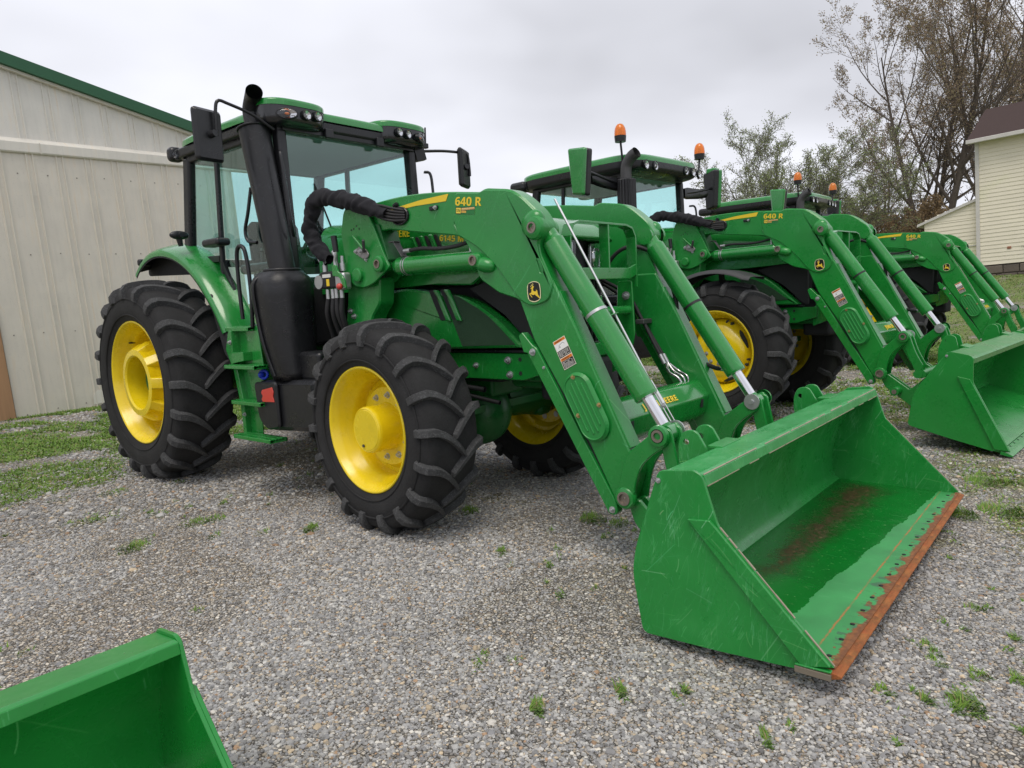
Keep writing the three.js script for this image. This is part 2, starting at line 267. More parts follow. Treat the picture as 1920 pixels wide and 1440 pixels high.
function wheel(root, name, o, side) { // o: {x,y,z(outer rim plane),R,rim,W,N,lug,style,steer}
  const key = [o.R, o.rim, o.W, o.N].join(), b = o.W / 2;
  if (!tyreCache[key]) { const [g, l] = tyreGeo(o.R, o.rim, o.W, o.N, o.lug).map(boxUV); tyreCache[key] = { 1: [g, l], '-1': [mirrorZ(g), mirrorZ(l)] }; }
  const w = group(name, root), zc = o.z - b * 0.88; w.position.set(o.x, o.y, side * zc); w.rotation.set(0, o.steer || 0, 0);
  const S = g => side > 0 ? g : mirrorZ(g), f = b * 0.88, r = o.rim; // flange plane
  for (const k of [0, 1]) { const ty = new THREE.Mesh(tyreCache[key][side][k], k ? M.rubberDust : M.rubber); ty.name = k ? 'tread_lugs' : 'tyre'; ty.castShadow = ty.receiveShadow = true; ty.rotation.z = o.spin || 0; w.add(ty); }
  const rimP = [[r - 0.006, f - 0.02], [r + 0.004, f - 0.004], [r + 0.002, f + 0.006], [r - 0.008, f + 0.008], [r - 0.016, f - 0.002], [r - 0.024, f - 0.022], [r - 0.042, f - 0.045], [r - 0.048, f - 0.085], [r - 0.075, f - 0.11], [r - 0.082, f - 0.15], [r - 0.084, -f * 0.5], [r - 0.05, -f + 0.04], [r - 0.02, -f + 0.01], [r, -f]];
  mesh('rim', S(revolve(rimP, 96)), M.yellow, w);
  if (o.style === 'rear') { // cast centre with pockets and an open middle
    const pocket = (t, i, rr) => { const a = ((t / (Math.PI * 2) * 9) % 1 + 1) % 1, inP = a > 0.22 && a < 0.78; return i === 3 && inP ? rr - 0.060 : i === 4 && inP ? rr - 0.045 : i === 2 && inP ? rr - 0.02 : rr; };
    const c = [[r - 0.10, f - 0.26], [0.352, f - 0.25], [0.35, f - 0.20], [0.335, f - 0.09], [0.315, f - 0.055], [0.275, f + 0.004], [0.228, f + 0.008], [0.216, f - 0.004], [0.212, f - 0.17], [0.19, f - 0.19]];
    const fine = 180; mesh('wheel_centre', S(creaseRevolve(c, fine, pocket)), M.yellow, w);
    mesh('axle_hub', S(mergeGeometries([creaseRevolve([[0.20, f - 0.19], [0.13, f - 0.18], [0.12, f - 0.14], [0.001, f - 0.14]], 32)])), M.darkSteel, w);
    for (let k = 0; k < 8; k++) { const t = k / 8 * Math.PI * 2 + 0.3; bolt(w, Math.cos(t) * 0.165, Math.sin(t) * 0.165, side * (f - 0.184), M.darkSteel, 1.1, side, 'wheel_bolt'); }
    const v = group('valve_stem', w); mesh('valve_stem', cyl(V(0, 0, 0), V(0, 0, 0.05), 0.007, 0.007, 8), M.blackSoft, w).position.set(Math.cos(2.3) * (r - 0.075), Math.sin(2.3) * (r - 0.075), side * (f - 0.13)); w.remove(v);
  } else if (o.style === 'hub') { // planetary hub standing out of a deep dish
    const c = [[r - 0.083, f - 0.205], [r - 0.11, f - 0.20], [0.245, f - 0.175], [0.235, f - 0.16], [0.145, f - 0.16]];
    const cut = (t, i, rr) => rr;
    mesh('wheel_disc', S(creaseRevolve(c, 72, cut)), M.yellow, w);
    mesh('planetary_hub', S(creaseRevolve([[0.150, f - 0.17], [0.142, f - 0.15], [0.138, f - 0.02], [0.134, f - 0.008], [0.126, f - 0.002], [0.121, f - 0.004], [0.118, f - 0.001], [0.001, f - 0.001]], 64)), M.yellow, w);
    for (let k = 0; k < 10; k++) { const t = k / 10 * Math.PI * 2 + 0.2; bolt(w, Math.cos(t) * 0.19, Math.sin(t) * 0.19, side * (f - 0.165), M.zinc, 1.25, side, 'wheel_bolt'); }
    for (let k = 0; k < 4; k++) { const t = k / 4 * Math.PI * 2 + 1.0; const g = plate([[-0.045, -0.03], [0.045, -0.03], [0.06, 0.035], [-0.06, 0.035]], 0, 0.012, 0.008); g.rotateZ(t - Math.PI / 2); g.translate(Math.cos(t) * (r - 0.115), Math.sin(t) * (r - 0.115), f - 0.21); mesh('rim_lug', S(g), M.yellow, w); }
    { const t = -1.9, p = V(Math.cos(t) * 0.085, Math.sin(t) * 0.1, side * (f + 0.002)); mesh('drain_plug', cyl(p, p.clone().add(V(0, 0, side * 0.006)), 0.009, 0.009, 12), M.darkSteel, w); }
  } else { // pressed disc with oval windows
    const s = new THREE.Shape(); s.absarc(0, 0, r - 0.078, 0, Math.PI * 2);
    const dsc = [];
    const rows = []; const rad = [r - 0.08, r - 0.115, r - 0.16, 0.215, 0.18, 0.09, 0.001], zz = [f - 0.17, f - 0.12, f - 0.075, f - 0.06, f - 0.045, f - 0.04, f - 0.04];
    const nT = 160, grid = rad.map((q, i) => { const row = []; for (let k = 0; k < nT; k++) { const t = k / nT * Math.PI * 2; const wav = i === 1 || i === 2 ? 0.018 * Math.cos(4 * t) : 0; row.push([Math.cos(t) * q, Math.sin(t) * q, zz[i] + wav]); } return row; });
    mesh('wheel_disc', S(loft(grid)), M.yellow, w);
    for (let k = 0; k < 4; k++) { const t = k / 4 * Math.PI * 2 + 0.45, g = new THREE.SphereGeometry(1, 20, 12); g.scale(0.10, 0.024, 0.012); g.rotateZ(t + Math.PI / 2); g.translate(Math.cos(t) * (r - 0.125), Math.sin(t) * (r - 0.125), f - 0.105); mesh('hand_hole', S(g), M.blackSoft, w); }
    for (let k = 0; k < 8; k++) { const t = k / 8 * Math.PI * 2 + 0.15; bolt(w, Math.cos(t) * 0.12, Math.sin(t) * 0.12, side * (f - 0.043), M.zinc, 1.2, side, 'wheel_bolt'); }
    for (let k = 0; k < 4; k++) for (const d of [-0.09, 0.09]) { const t = k / 4 * Math.PI * 2 + 0.45 + Math.PI / 4 + d; bolt(w, Math.cos(t) * (r - 0.115), Math.sin(t) * (r - 0.115), side * (f - 0.135), M.darkSteel, 1.3, side, 'rim_bolt'); }
  }
  return w;
}

// ---------------------------------------------------------------- bucket, drawn in the frame of its tractor
const [floorTex, floorRough] = (() => { // floor of the worn bucket: u along the width, v from the fold to the cutting edge
  const W = 2048, H = 640, [c, x] = canvas(W, H), [cr, xr] = canvas(W / 2, H / 2), R = rng(77), im = x.createImageData(W, H), ir = xr.createImageData(W / 2, H / 2);
  for (let j = 0; j < H; j++) for (let i = 0; i < W; i++) {
    const u = i / W, v = j / H, X = 4.83 + v * 0.685, z = 1.17 - u * 2.34, k = (j * W + i) * 4;
    const n = fbm(u * 24, v * 8, 5, 71), n2 = fbm(u * 160, v * 50, 3, 72), streak = fbm(u * 8, v * 60, 3, 73);
    const edgeWet = 5.245 + (0.86 - z) * 0.073 + (n - 0.5) * 0.035 + (n2 - 0.5) * 0.012, wet = X < edgeWet ? 1 : 0;
    let r = 26, g = 118, b = 46; const f = 0.9 + 0.2 * n;
    if (!wet) { r = 62; g = 150; b = 84; } else { r = 14; g = 108; b = 36; }
    r *= f; g *= f; b *= f;
    // mud lying along the middle of the pool
    const mc = 5.03 + (0.5 - u) * 0.02, md = Math.abs(X - mc + (n - 0.5) * 0.10) / (0.085 + 0.075 * sstep(0.2, 0.95, u)), ends = sstep(0.17, 0.36, u) * (1 - sstep(0.93, 1, u));
    const mud = wet * Math.pow(clamp(1.1 - md * 0.8), 1.4) * ends * (0.62 + 0.55 * n2) + wet * ends * clamp(n * 1.4 - 0.72 - Math.abs(X - 5.0) * 1.2) * 0.8;
    const mm = clamp(mud); r = lerp(r, 50 + 22 * n2, mm); g = lerp(g, 41 + 16 * n2, mm); b = lerp(b, 25, mm);
    if (n2 > 0.70 && wet) { const s = (n2 - 0.70) * 2.2; r = lerp(r, 130, s); g = lerp(g, 140, s); b = lerp(b, 90, s); }
    // weld line
    const wl = Math.abs(X - 5.398 - (n2 - 0.5) * 0.006); if (wl < 0.006) { const s = clamp(1 - wl / 0.006) * (0.45 + 0.8 * sstep(0.35, 0.65, fbm(u * 30, 1, 3, 74))); r = lerp(r, 165, s); g = lerp(g, 118, s); b = lerp(b, 62, s); }
    // ragged rust from the edge
    const bite = 0.003 + 0.034 * Math.pow(fbm(u * 46, v * 1.5, 4, 75), 2) * (0.5 + 1.7 * sstep(0.1, 0.55, 1 - Math.abs(u - 0.45) * 1.6)) + 0.010 * (fbm(u * 260, v * 26, 2, 76) - 0.45) + 0.008 * (streak - 0.4);
    const d = 5.515 - X - 0.030, rs = Math.max(sstep(bite * 1.15 + 0.001, bite * 0.8 - 0.002, d), d < 0.045 ? 0.85 * sstep(0.66, 0.72, fbm(u * 150, v * 40, 3, 80)) : 0);
    if (d < bite * 1.9 && rs < 1) { const s = 0.5 * sstep(0.55, 0.7, fbm(u * 90, v * 9, 3, 79)); r = lerp(r, 70, s); g = lerp(g, 78, s); b = lerp(b, 76, s); }
    const rr = 104 + 50 * n2 + 24 * (streak - 0.5), rg = 66 + 36 * n2 + 14 * (streak - 0.5), rb = 44 + 18 * n2;
    r = lerp(r, rr, rs); g = lerp(g, rg, rs); b = lerp(b, rb, rs);
    im.data[k] = r; im.data[k + 1] = g; im.data[k + 2] = b; im.data[k + 3] = 255;
    if (!(i & 1) && !(j & 1)) { const q = ((j >> 1) * (W / 2) + (i >> 1)) * 4, ro = rs > 0.5 ? 215 : wet ? 38 + 120 * clamp(mm * 0.9 + (n2 - 0.6)) : 132 + 40 * (n - 0.5); ir.data[q] = ir.data[q + 1] = ir.data[q + 2] = ro; ir.data[q + 3] = 255; }
  }
  x.putImageData(im, 0, 0); xr.putImageData(ir, 0, 0);
  for (let i = 0; i < 90; i++) { const px = R() * W, py = (0.45 + 0.5 * R()) * H; x.strokeStyle = `rgba(190,215,190,${R() * 0.4})`; x.lineWidth = 1 + R(); x.beginPath(); x.moveTo(px, py); x.lineTo(px + (R() - 0.5) * 20, py + 10 + R() * 60); x.stroke(); }
  for (let i = 0; i < 60; i++) { const px = R() * W, py = (0.84 + 0.1 * R()) * H; x.strokeStyle = `rgba(40,40,38,${0.2 + R() * 0.5})`; x.lineWidth = 1.5 + R(); x.beginPath(); x.moveTo(px, py); x.lineTo(px + (R() - 0.5) * 8, py + 8 + R() * 30); x.stroke(); }
  const a = canvasTex(c), b = canvasTex(cr, false); a.flipY = b.flipY = false; return [a, b];
})();
M.bucketFloor = std({ map: floorTex, roughness: 1, roughnessMap: floorRough });
function wornStrip(p, q, w, up, seed, n = 26) { // paint gone from an edge in broken lengths
  const R = rng(seed * 77), gs = []; for (let k = 0; k < n; k++) { if (R() < 0.14) continue; const t0 = (k + R() * 0.12) / n, t1 = Math.min(1, t0 + (0.86 + R() * 0.2) / n); gs.push(boxUV(bar(p.clone().lerp(q, t0), p.clone().lerp(q, t1), w * (0.5 + 0.5 * R()), 0.0022 + R() * 0.001, up, 0))); } return mergeGeometries(gs);
}
function makeBucket(parent, worn, fullLugs = true) {
  const hw = 1.1925, skin = worn ? M.greenBucket : M.greenNew, b = group('bucket', parent);
  const side = [[4.877, 0.690, 0.02], [5.018, 0.706, 0.02], [5.046, 0.690, 0.02], [5.103, 0.515, 0.02], [5.490, 0.112, 0.004], [5.38, 0.072, 0.004], [5.10, 0.052, 0.01], [4.790, 0.038, 0.03], [4.751, 0.276, 0.1], [4.768, 0.375, 0.1], [4.850, 0.620, 0.02]];
  for (const s of [1, -1]) { const g = plate(side, hw - 0.014, hw, 0.01, 0.002); mesh('side_plate', s > 0 ? g : mirrorZ(g), skin, b); }
  for (const s of [1, -1]) { // stiffener strip along the open edge, worn bare on its rim
    const g = plate([[4.993, 0.528], [5.078, 0.536], [5.482, 0.118], [5.392, 0.095]], hw, hw + 0.016, 0.004, 0.002); mesh('side_stiffener', s > 0 ? g : mirrorZ(g), skin, b);
    if (worn) { const e = wornStrip(V(5.107, 0.514, hw - 0.005), V(5.490, 0.1165, hw - 0.005), 0.009, V(0.7, 0.7, 0), s + 5, 12); mesh('worn_edge', s > 0 ? e : mirrorZ(e), M.bareEdge, b); }
  }
  // shell: back and curve, as a bent plate
  const inner = [[4.985, 0.652], [4.905, 0.560], [4.848, 0.450], [4.815, 0.340], [4.804, 0.240], [4.806, 0.165], [4.822, 0.125], [4.845, 0.108]];
  const t = 0.010, outer = inner.map((p, i) => { const a = inner[Math.max(0, i - 1)], c = inner[Math.min(inner.length - 1, i + 1)], dx = c[0] - a[0], dy = c[1] - a[1], l = Math.hypot(dx, dy); return [p[0] + dy / l * t, p[1] - dx / l * t]; });
  const W2 = hw - 0.014, rows = (pts) => pts.map(([x, y]) => [[x, y, W2], [x, y, -W2]]);
  const shell = [loft(rows(inner), false), loft(rows(outer.slice().reverse()), false)];
  mesh('back_plate', shell, skin, b);
  // top channel with its lip
  mesh('top_channel', [plate([[4.872, 0.676], [5.028, 0.694], [5.050, 0.690], [5.058, 0.650], [5.046, 0.648], [5.036, 0.676], [4.874, 0.658]].map(p => [...p, 0.004]), -W2, W2, 0.004, 0.002), plate([[4.86, 0.67], [4.878, 0.674], [4.84, 0.50], [4.83, 0.505]], -W2, W2, 0.003, 0.002), plate([[4.975, 0.655], [4.99, 0.648], [5.038, 0.662], [5.034, 0.674]], -W2, W2, 0.002, 0.001)], worn ? M.bucketLip2 : M.greenNew, b);
  if (worn) mesh('worn_lip_edge', [wornStrip(V(5.047, 0.6925, -W2), V(5.047, 0.6925, W2), 0.006, V(0.5, 0.8, 0), 11, 24), wornStrip(V(5.058, 0.6505, -W2), V(5.058, 0.6505, W2), 0.005, V(0, 1, 0), 12, 24)], M.bareEdge, b);
  // floor: plate plus its own worn top sheet
  mesh('floor_plate', plate([[4.80, 0.105], [5.40, 0.098], [5.43, 0.096], [5.43, 0.078], [5.38, 0.072], [5.10, 0.053], [4.795, 0.042]], -W2, W2, 0.003, 0.002), skin, b);
  if (worn) {
    const g = new THREE.BufferGeometry(), xs = [4.83, 5.40, 5.402, 5.49], ys = [0.1092, 0.1025, 0.1025, 0.1045], pos = [], uv = [], idx = [];
    xs.forEach((x, i) => { const v = (x - 4.83) / 0.685; pos.push(x, ys[i], W2, x, ys[i], -W2); uv.push(0, v, 1, v); if (i) { const a = i * 2; idx.push(a - 2, a, a - 1, a - 1, a, a + 1); } });
    g.setAttribute('position', new THREE.Float32BufferAttribute(pos, 3)); g.setAttribute('uv', new THREE.Float32BufferAttribute(uv, 2)); g.setIndex(idx); g.computeVertexNormals();
    mesh('floor_sheet', g, M.bucketFloor, b, true);
  }
  mesh('cutting_edge', plate([[5.435, 0.0985], [5.485, 0.1005], [5.515, 0.094], [5.516, 0.088], [5.49, 0.078], [5.435, 0.074]], -hw - 0.012, hw + 0.012, 0.002, 0.001), worn ? M.rust : M.greenNew, b);
  if (worn) { mesh('edge_end_cap', box(5.37, 5.485, 0.072, 0.094, hw + 0.001, hw + 0.02, 0.002), M.greyRust, b); mesh('weld_bead', bar(V(5.37, 0.098, hw + 0.01), V(5.485, 0.101, hw + 0.008), 0.02, 0.008), M.greenBucket, b); }
  const hole = boxUV(new THREE.CylinderGeometry(0.0068, 0.0068, 0.004, 10));
  for (let k = 0; k < 17; k++) { const m = new THREE.Mesh(hole, M.blackSoft); m.name = 'bolt_hole'; m.position.set(5.449, worn ? 0.1045 : 0.1, 1.105 - k * 2.21 / 16); m.scale.x = 1.25; m.castShadow = m.receiveShadow = true; b.add(m); }
  // hanging lugs behind the top channel
  const lug = [[4.690, 0.60, 0.01], [4.690, 0.68, 0.03], [4.715, 0.735, 0.03], [4.775, 0.74, 0.03], [4.835, 0.64, 0.02], [4.86, 0.58, 0.01], [4.80, 0.38, 0.01], [4.75, 0.40, 0.01]];
  for (const s of [1, -1]) for (const zz of s > 0 ? [0.515, 0.66] : [0.80, 0.94]) { const g = plate(lug, zz, zz + 0.016, 0.01, 0.002, [circlePath(4.728, 0.685, 0.016)]); mesh('hook_lug', s > 0 ? g : mirrorZ(g), skin, b); }
  for (const s of [1, -1]) { const g = box(4.835, 4.90, 0.672, 0.684, s > 0 ? 0.50 : 0.78, s > 0 ? 0.69 : 0.97, 0.003); mesh('lug_gusset', s > 0 ? g : mirrorZ(g), skin, b); }
  // corner notch on the top of the side plates and its bolt
  for (const s of [1, -1]) { bolt(b, 4.874, 0.652, s * (hw + 0.001), M.zinc, 0.6, s); }
  return b;
}
M.bareEdge = std({ color: lin(0.42, 0.36, 0.27), roughness: 0.6, metalness: 0.3, map: smudge });
M.greyRust = std({ color: lin(0.20, 0.17, 0.13), roughness: 0.8, map: smudge });
M.bucketLip2 = std({ map: wornGreen(33, 2.2, 0.6, [48, 146, 74]), roughness: 0.5, roughnessMap: roughTex });

// ---------------------------------------------------------------- printed marks
function deerTex() {
  const [c, x] = canvas(384, 448); x.scale(384 / 700, 448 / 820); x.translate(-393, -318);
  const shield = (k) => { x.beginPath(); x.moveTo(440 + k, 430 + k); x.quadraticCurveTo(460, 390 + k, 740, 340 + k * 1.1); x.quadraticCurveTo(1010, 385 + k, 1030 - k, 430 + k); x.quadraticCurveTo(1105 - k, 720, 1040 - k, 1010 - k); x.quadraticCurveTo(1010, 1070 - k, 740, 1118 - k * 1.1); x.quadraticCurveTo(470, 1075 - k, 445 + k, 1010 - k); x.quadraticCurveTo(375 + k, 720, 440 + k, 430 + k); x.closePath(); };
  x.fillStyle = '#1d6a35'; x.fillRect(393, 318, 700, 820);
  shield(-14); x.fillStyle = '#20301c'; x.fill(); shield(0); x.fillStyle = '#eee7b8'; x.fill(); shield(34); x.fillStyle = '#11140f'; x.fill();
  x.fillStyle = '#f0cf3a'; x.beginPath();
  [[575, 612], [640, 562], [690, 520], [762, 545], [728, 582], [702, 622], [706, 690], [765, 720], [850, 722], [845, 650], [905, 705], [915, 790], [934, 862], [985, 922], [1022, 990], [985, 985], [900, 925], [820, 875], [780, 832], [700, 852], [620, 832], [585, 805], [560, 812], [650, 930], [610, 925], [545, 850], [505, 795], [545, 768], [602, 758], [622, 700], [640, 622], [600, 624]].forEach((p, i) => i ? x.lineTo(...p) : x.moveTo(...p)); x.closePath(); x.fill();
  x.strokeStyle = '#f0dc7a'; x.lineWidth = 20; x.lineCap = 'round'; for (const l of [[[690, 525], [705, 480], [690, 430]], [[690, 525], [640, 500], [585, 540]], [[650, 505], [635, 465]], [[703, 480], [725, 455]]]) { x.beginPath(); l.forEach((p, i) => i ? x.lineTo(...p) : x.moveTo(...p)); x.stroke(); }
  return canvasTex(c);
}
function warnTex() {
  const [c, x] = canvas(256, 448), R = rng(3); x.fillStyle = '#f3efdf'; x.fillRect(0, 0, 256, 448);
  const half = (y0, h, pic) => {
    x.fillStyle = '#e07a1c'; x.fillRect(8, y0, 240, 40); x.fillStyle = '#20160c'; x.font = 'bold 30px sans-serif'; x.fillText('\u25B2WARNING', 22, y0 + 31);
    let y = y0 + 42; if (pic) { x.fillStyle = '#f2f2f0'; x.fillRect(8, y, 240, 110); x.strokeStyle = '#5c5a66'; x.lineWidth = 5; x.beginPath(); x.moveTo(60, y + 85); x.lineTo(90, y + 40); x.lineTo(170, y + 22); x.lineTo(205, y + 50); x.stroke(); x.fillStyle = '#3c3a44'; x.beginPath(); x.arc(95, y + 66, 9, 0, 7); x.fill(); y += 112; }
    x.fillStyle = '#17130f'; x.fillRect(8, y, 240, y0 + h - y); x.fillStyle = '#d8d6d0';
    for (let k = y + 12; k < y0 + h - 14; k += 15) for (let q = 22; q < 225;) { const w = 10 + R() * 34; if (R() < 0.88) x.fillRect(q, k, Math.min(w, 230 - q), 8); q += w + 7; }
  };
  half(8, 262, true); half(280, 160, false); return canvasTex(c);
}
function snTex() {
  const [c, x] = canvas(512, 160); x.fillStyle = '#20773a'; x.fillRect(0, 0, 512, 160);
  x.fillStyle = '#17301a'; x.fillRect(0, 22, 150, 138); x.fillStyle = '#f1d84e'; x.fillRect(12, 34, 126, 112); x.fillStyle = '#3c4a1c'; x.font = 'bold 84px sans-serif'; x.fillText('SN', 18, 120);
  x.fillStyle = '#3a3318'; x.beginPath(); x.moveTo(150, 30); x.lineTo(512, 4); x.lineTo(505, 66); x.lineTo(290, 84); x.lineTo(290, 140); x.lineTo(150, 140); x.fill();
  x.fillStyle = '#f0cf8a'; x.beginPath(); x.moveTo(156, 40); x.lineTo(500, 14); x.lineTo(496, 54); x.lineTo(156, 82); x.fill(); x.fillStyle = '#efc45a'; x.fillRect(156, 92, 126, 40);
  x.fillStyle = '#7a4a1c'; const R = rng(8); for (let q = 166; q < 485; q += 22) { const y = 56 - (q - 156) * 0.075; x.fillRect(q, y, 8, 20); x.fillRect(q, y + (R() < 0.5 ? 0 : 14), 15, 6); } for (let q = 166; q < 270; q += 22) { x.fillRect(q, 102, 8, 20); x.fillRect(q, 110, 15, 6); }
  return canvasTex(c);
}
M.deer = std({ map: deerTex(), roughness: 0.4 }); M.warn = std({ map: warnTex(), roughness: 0.45 }); M.sn = std({ map: snTex(), roughness: 0.45 });
function decal(parent, name, mat, x, y, z, w, h, ang, shape) { const g = new THREE.BoxGeometry(w, h, 0.0016); g.rotateZ(ang); g.translate(x, y, z); const m = mesh(name, g, mat, parent, true); return m; }
// ---------------------------------------------------------------- tractor
function shapedDecal(parent, name, mat, pts, z, x0, y0, w, h, ang, r = 0.01) { // pts in 0..1 of the print
  const g = ext(rshape(pts.map(p => [p[0] * w - w / 2, p[1] * h - h / 2]), r), 0, 0.0016, 0), p = g.attributes.position, uv = g.attributes.uv;
  for (let i = 0; i < p.count; i++) uv.setXY(i, p.getX(i) / w + 0.5, p.getY(i) / h + 0.5);
  g.rotateZ(ang); g.translate(x0, y0, z); return mesh(name, g, mat, parent, true);
}
const rot2 = (x, y, cx, cy, a) => [cx + (x - cx) * Math.cos(a) - (y - cy) * Math.sin(a), cy + (x - cx) * Math.sin(a) + (y - cy) * Math.cos(a)];

function makeTractor(o) {
  const T = new THREE.Group(), near = o.detail > 0, R = o.style === 'r';
  const body = n => { const g = group(n, T); g.position.y = o.lift; return g; };
  const a = o.pitch * D2R, pv = [2.09, 2.09];
  const ld = n => { const g = group(n, T); g.rotation.z = a; g.position.set(pv[0] - (pv[0] * Math.cos(a) - pv[1] * Math.sin(a)), pv[1] - (pv[0] * Math.sin(a) + pv[1] * Math.cos(a)) + o.loaderLift, 0); return g; };
  const both = (parent, name, geos, mat) => { geos = Array.isArray(geos) ? geos : [geos]; const g = geos.length > 1 ? mergeGeometries(geos.map(boxUV)) : boxUV(geos[0]); mesh(name, g, mat, parent); mesh(name, mirrorZ(g), mat, parent); };

  // wheels
  for (const s of [1, -1]) wheel(T, 'rear_wheel', o.rear, s);
  for (const s of [1, -1]) wheel(T, 'front_wheel', { ...o.front, steer: o.front.steer * D2R }, s);

  // chassis, axles
  { const c = body('chassis');
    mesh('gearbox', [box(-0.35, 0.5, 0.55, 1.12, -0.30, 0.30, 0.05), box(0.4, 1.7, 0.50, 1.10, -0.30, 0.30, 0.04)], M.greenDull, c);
    mesh('engine_block', [box(1.7, 2.45, 0.55, 1.15, -0.26, 0.26, 0.03), box(2.4, 3.3, 0.84, 1.15, -0.26, 0.26, 0.03), box(1.9, 3.2, 1.1, 1.45, -0.2, 0.2, 0.03)], M.blackSoft, c);
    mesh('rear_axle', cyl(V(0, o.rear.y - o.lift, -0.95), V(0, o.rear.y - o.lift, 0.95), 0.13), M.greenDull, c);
    both(c, 'frame_rail', [plate([[2.55, 0.86], [3.0, 0.86], [3.12, 0.875], [3.55, 0.875], [3.75, 0.93], [3.75, 1.03], [2.55, 1.03]], 0.30, 0.345, 0.01, 0.003)], M.green);
    both(c, 'frame_rail_seam', [box(2.55, 3.62, 1.036, 1.05, 0.30, 0.36, 0.003)], M.black);
    for (const [x, y, q] of [[3.18, 0.955, 1.1], [3.44, 0.99, 1.3], [3.45, 0.905, 1.3]]) bolt(c, x, y, 0.345, M.zinc, q);
    for (const [x, y] of [[3.05, 0.925], [3.53, 0.995], [3.53, 0.915]]) { const p = V(x, y, 0.343); mesh('frame_hole', cyl(p, p.clone().add(V(0, 0, 0.004)), 0.012, 0.012, 12), M.blackSoft, c); }
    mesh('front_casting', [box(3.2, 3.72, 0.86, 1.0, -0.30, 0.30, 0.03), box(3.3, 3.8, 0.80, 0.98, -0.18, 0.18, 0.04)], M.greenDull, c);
    const fx = o.front.x, fy = o.front.y - o.lift, az = o.front.z - o.front.W * 0.62;
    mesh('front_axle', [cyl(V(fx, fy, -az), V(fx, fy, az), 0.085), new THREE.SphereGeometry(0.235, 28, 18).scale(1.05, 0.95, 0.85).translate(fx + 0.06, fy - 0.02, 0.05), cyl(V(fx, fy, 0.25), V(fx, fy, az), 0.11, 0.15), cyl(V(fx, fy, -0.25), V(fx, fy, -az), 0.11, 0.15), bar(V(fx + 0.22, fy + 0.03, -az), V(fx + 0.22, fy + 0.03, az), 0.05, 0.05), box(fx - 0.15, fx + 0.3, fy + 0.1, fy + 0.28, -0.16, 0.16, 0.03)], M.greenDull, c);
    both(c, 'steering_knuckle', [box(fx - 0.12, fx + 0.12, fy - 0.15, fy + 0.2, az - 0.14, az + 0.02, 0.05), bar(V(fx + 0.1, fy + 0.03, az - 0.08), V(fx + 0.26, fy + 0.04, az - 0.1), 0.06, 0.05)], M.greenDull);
    mesh('underbody_hoses', [tube([[1.9, 1.0, 0.42], [2.3, 0.9, 0.40], [2.7, 0.85, 0.36], [3.2, 0.8, 0.3]], 0.018), tube([[1.9, 0.9, 0.40], [2.35, 0.82, 0.42], [2.8, 0.8, 0.34], [3.3, 0.72, 0.28]], 0.014)], M.hose, c);
  }
  // hood
  { const h = body('hood');
    const sect = (x, yt, hw, yb) => { const p = []; const n = 22; for (let i = 0; i <= n; i++) { const t = Math.PI * (i / n), cx = Math.cos(t), sy = Math.sin(t); p.push([x, yb + (yt - yb) * Math.pow(sy, 0.42), hw * Math.sign(cx) * Math.pow(Math.abs(cx), 0.36)]); } return p; };
    const S = R ? [sect(1.72, 2.0, 0.43, 1.45), sect(2.4, 1.96, 0.42, 1.45), sect(3.1, 1.88, 0.40, 1.45), sect(3.55, 1.80, 0.37, 1.47), sect(3.70, 1.76, 0.35, 1.50), sect(3.77, 1.72, 0.31, 1.60), sect(3.78, 1.66, 0.30, 1.62), sect(3.74, 1.63, 0.29, 1.62)]
      : [sect(1.72, 1.96, 0.40, 1.45), sect(2.4, 1.92, 0.39, 1.45), sect(3.1, 1.85, 0.375, 1.47), sect(3.5, 1.82, 0.36, 1.55), sect(3.63, 1.80, 0.345, 1.62), sect(3.70, 1.775, 0.33, 1.655), sect(3.745, 1.735, 0.315, 1.66), sect(3.77, 1.69, 0.305, 1.665), sect(3.772, 1.668, 0.30, 1.665), sect(3.70, 1.666, 0.29, 1.665)];
    mesh('hood_shell', [loft(S, false)], M.green, h);
    // nose below the shell: black grille with headlamps
    const nz = [[3.69, 1.68, 0.30], [3.715, 1.5, 0.30], [3.70, 1.2, 0.29], [3.66, 1.02, 0.27]];
    const ringN = ([x, y, w]) => { const p = []; for (let i = 0; i <= 14; i++) { const t = -1 + 2 * i / 14; p.push([x - 0.16 * Math.pow(Math.abs(t), 3), y, -t * w * 1.08]); } return p; };
    mesh('grille', loft(nz.map(ringN), false), M.blackSoft, h);
    mesh('grille_screen', [...Array(9)].map((_, i) => box(3.60, 3.722 - Math.abs(i - 4) * 0.006, 1.06, 1.44, -0.2 + i * 0.05 - 0.006, -0.2 + i * 0.05 + 0.006, 0.003)), M.black, h);
    for (const s of [1, -1]) {
      const g = group('headlamp', h);
      const sh = rshape([[-0.085, -0.10, 0.03], [0.085, -0.085, 0.03], [0.10, 0.09, 0.03], [-0.075, 0.075, 0.03]], 0.03);
      const lampG = ext(sh, 0, 0.02, 0.004), ring = new THREE.TorusGeometry(0.062, 0.007, 8, 28), refl = new THREE.SphereGeometry(0.055, 20, 12).scale(1, 1, 0.4);
      const put = q => { q.scale(1.18, 1.1, 1); q.rotateY(Math.PI / 2); q.rotateY(-s * 0.28); q.translate(3.70, 1.565, s * 0.185); return q; };
      mesh('reflector', [put(refl.translate(0, 0, 0.016)), put(ring.translate(0, 0, 0.026))], M.chrome, g);
      mesh('lamp_body', put(lampG), M.lampGrey, g);
      const cover = ext(sh, 0.040, 0.044, 0); mesh('lens', put(cover), M.lens, g); h.remove(g); h.add(g);
    }
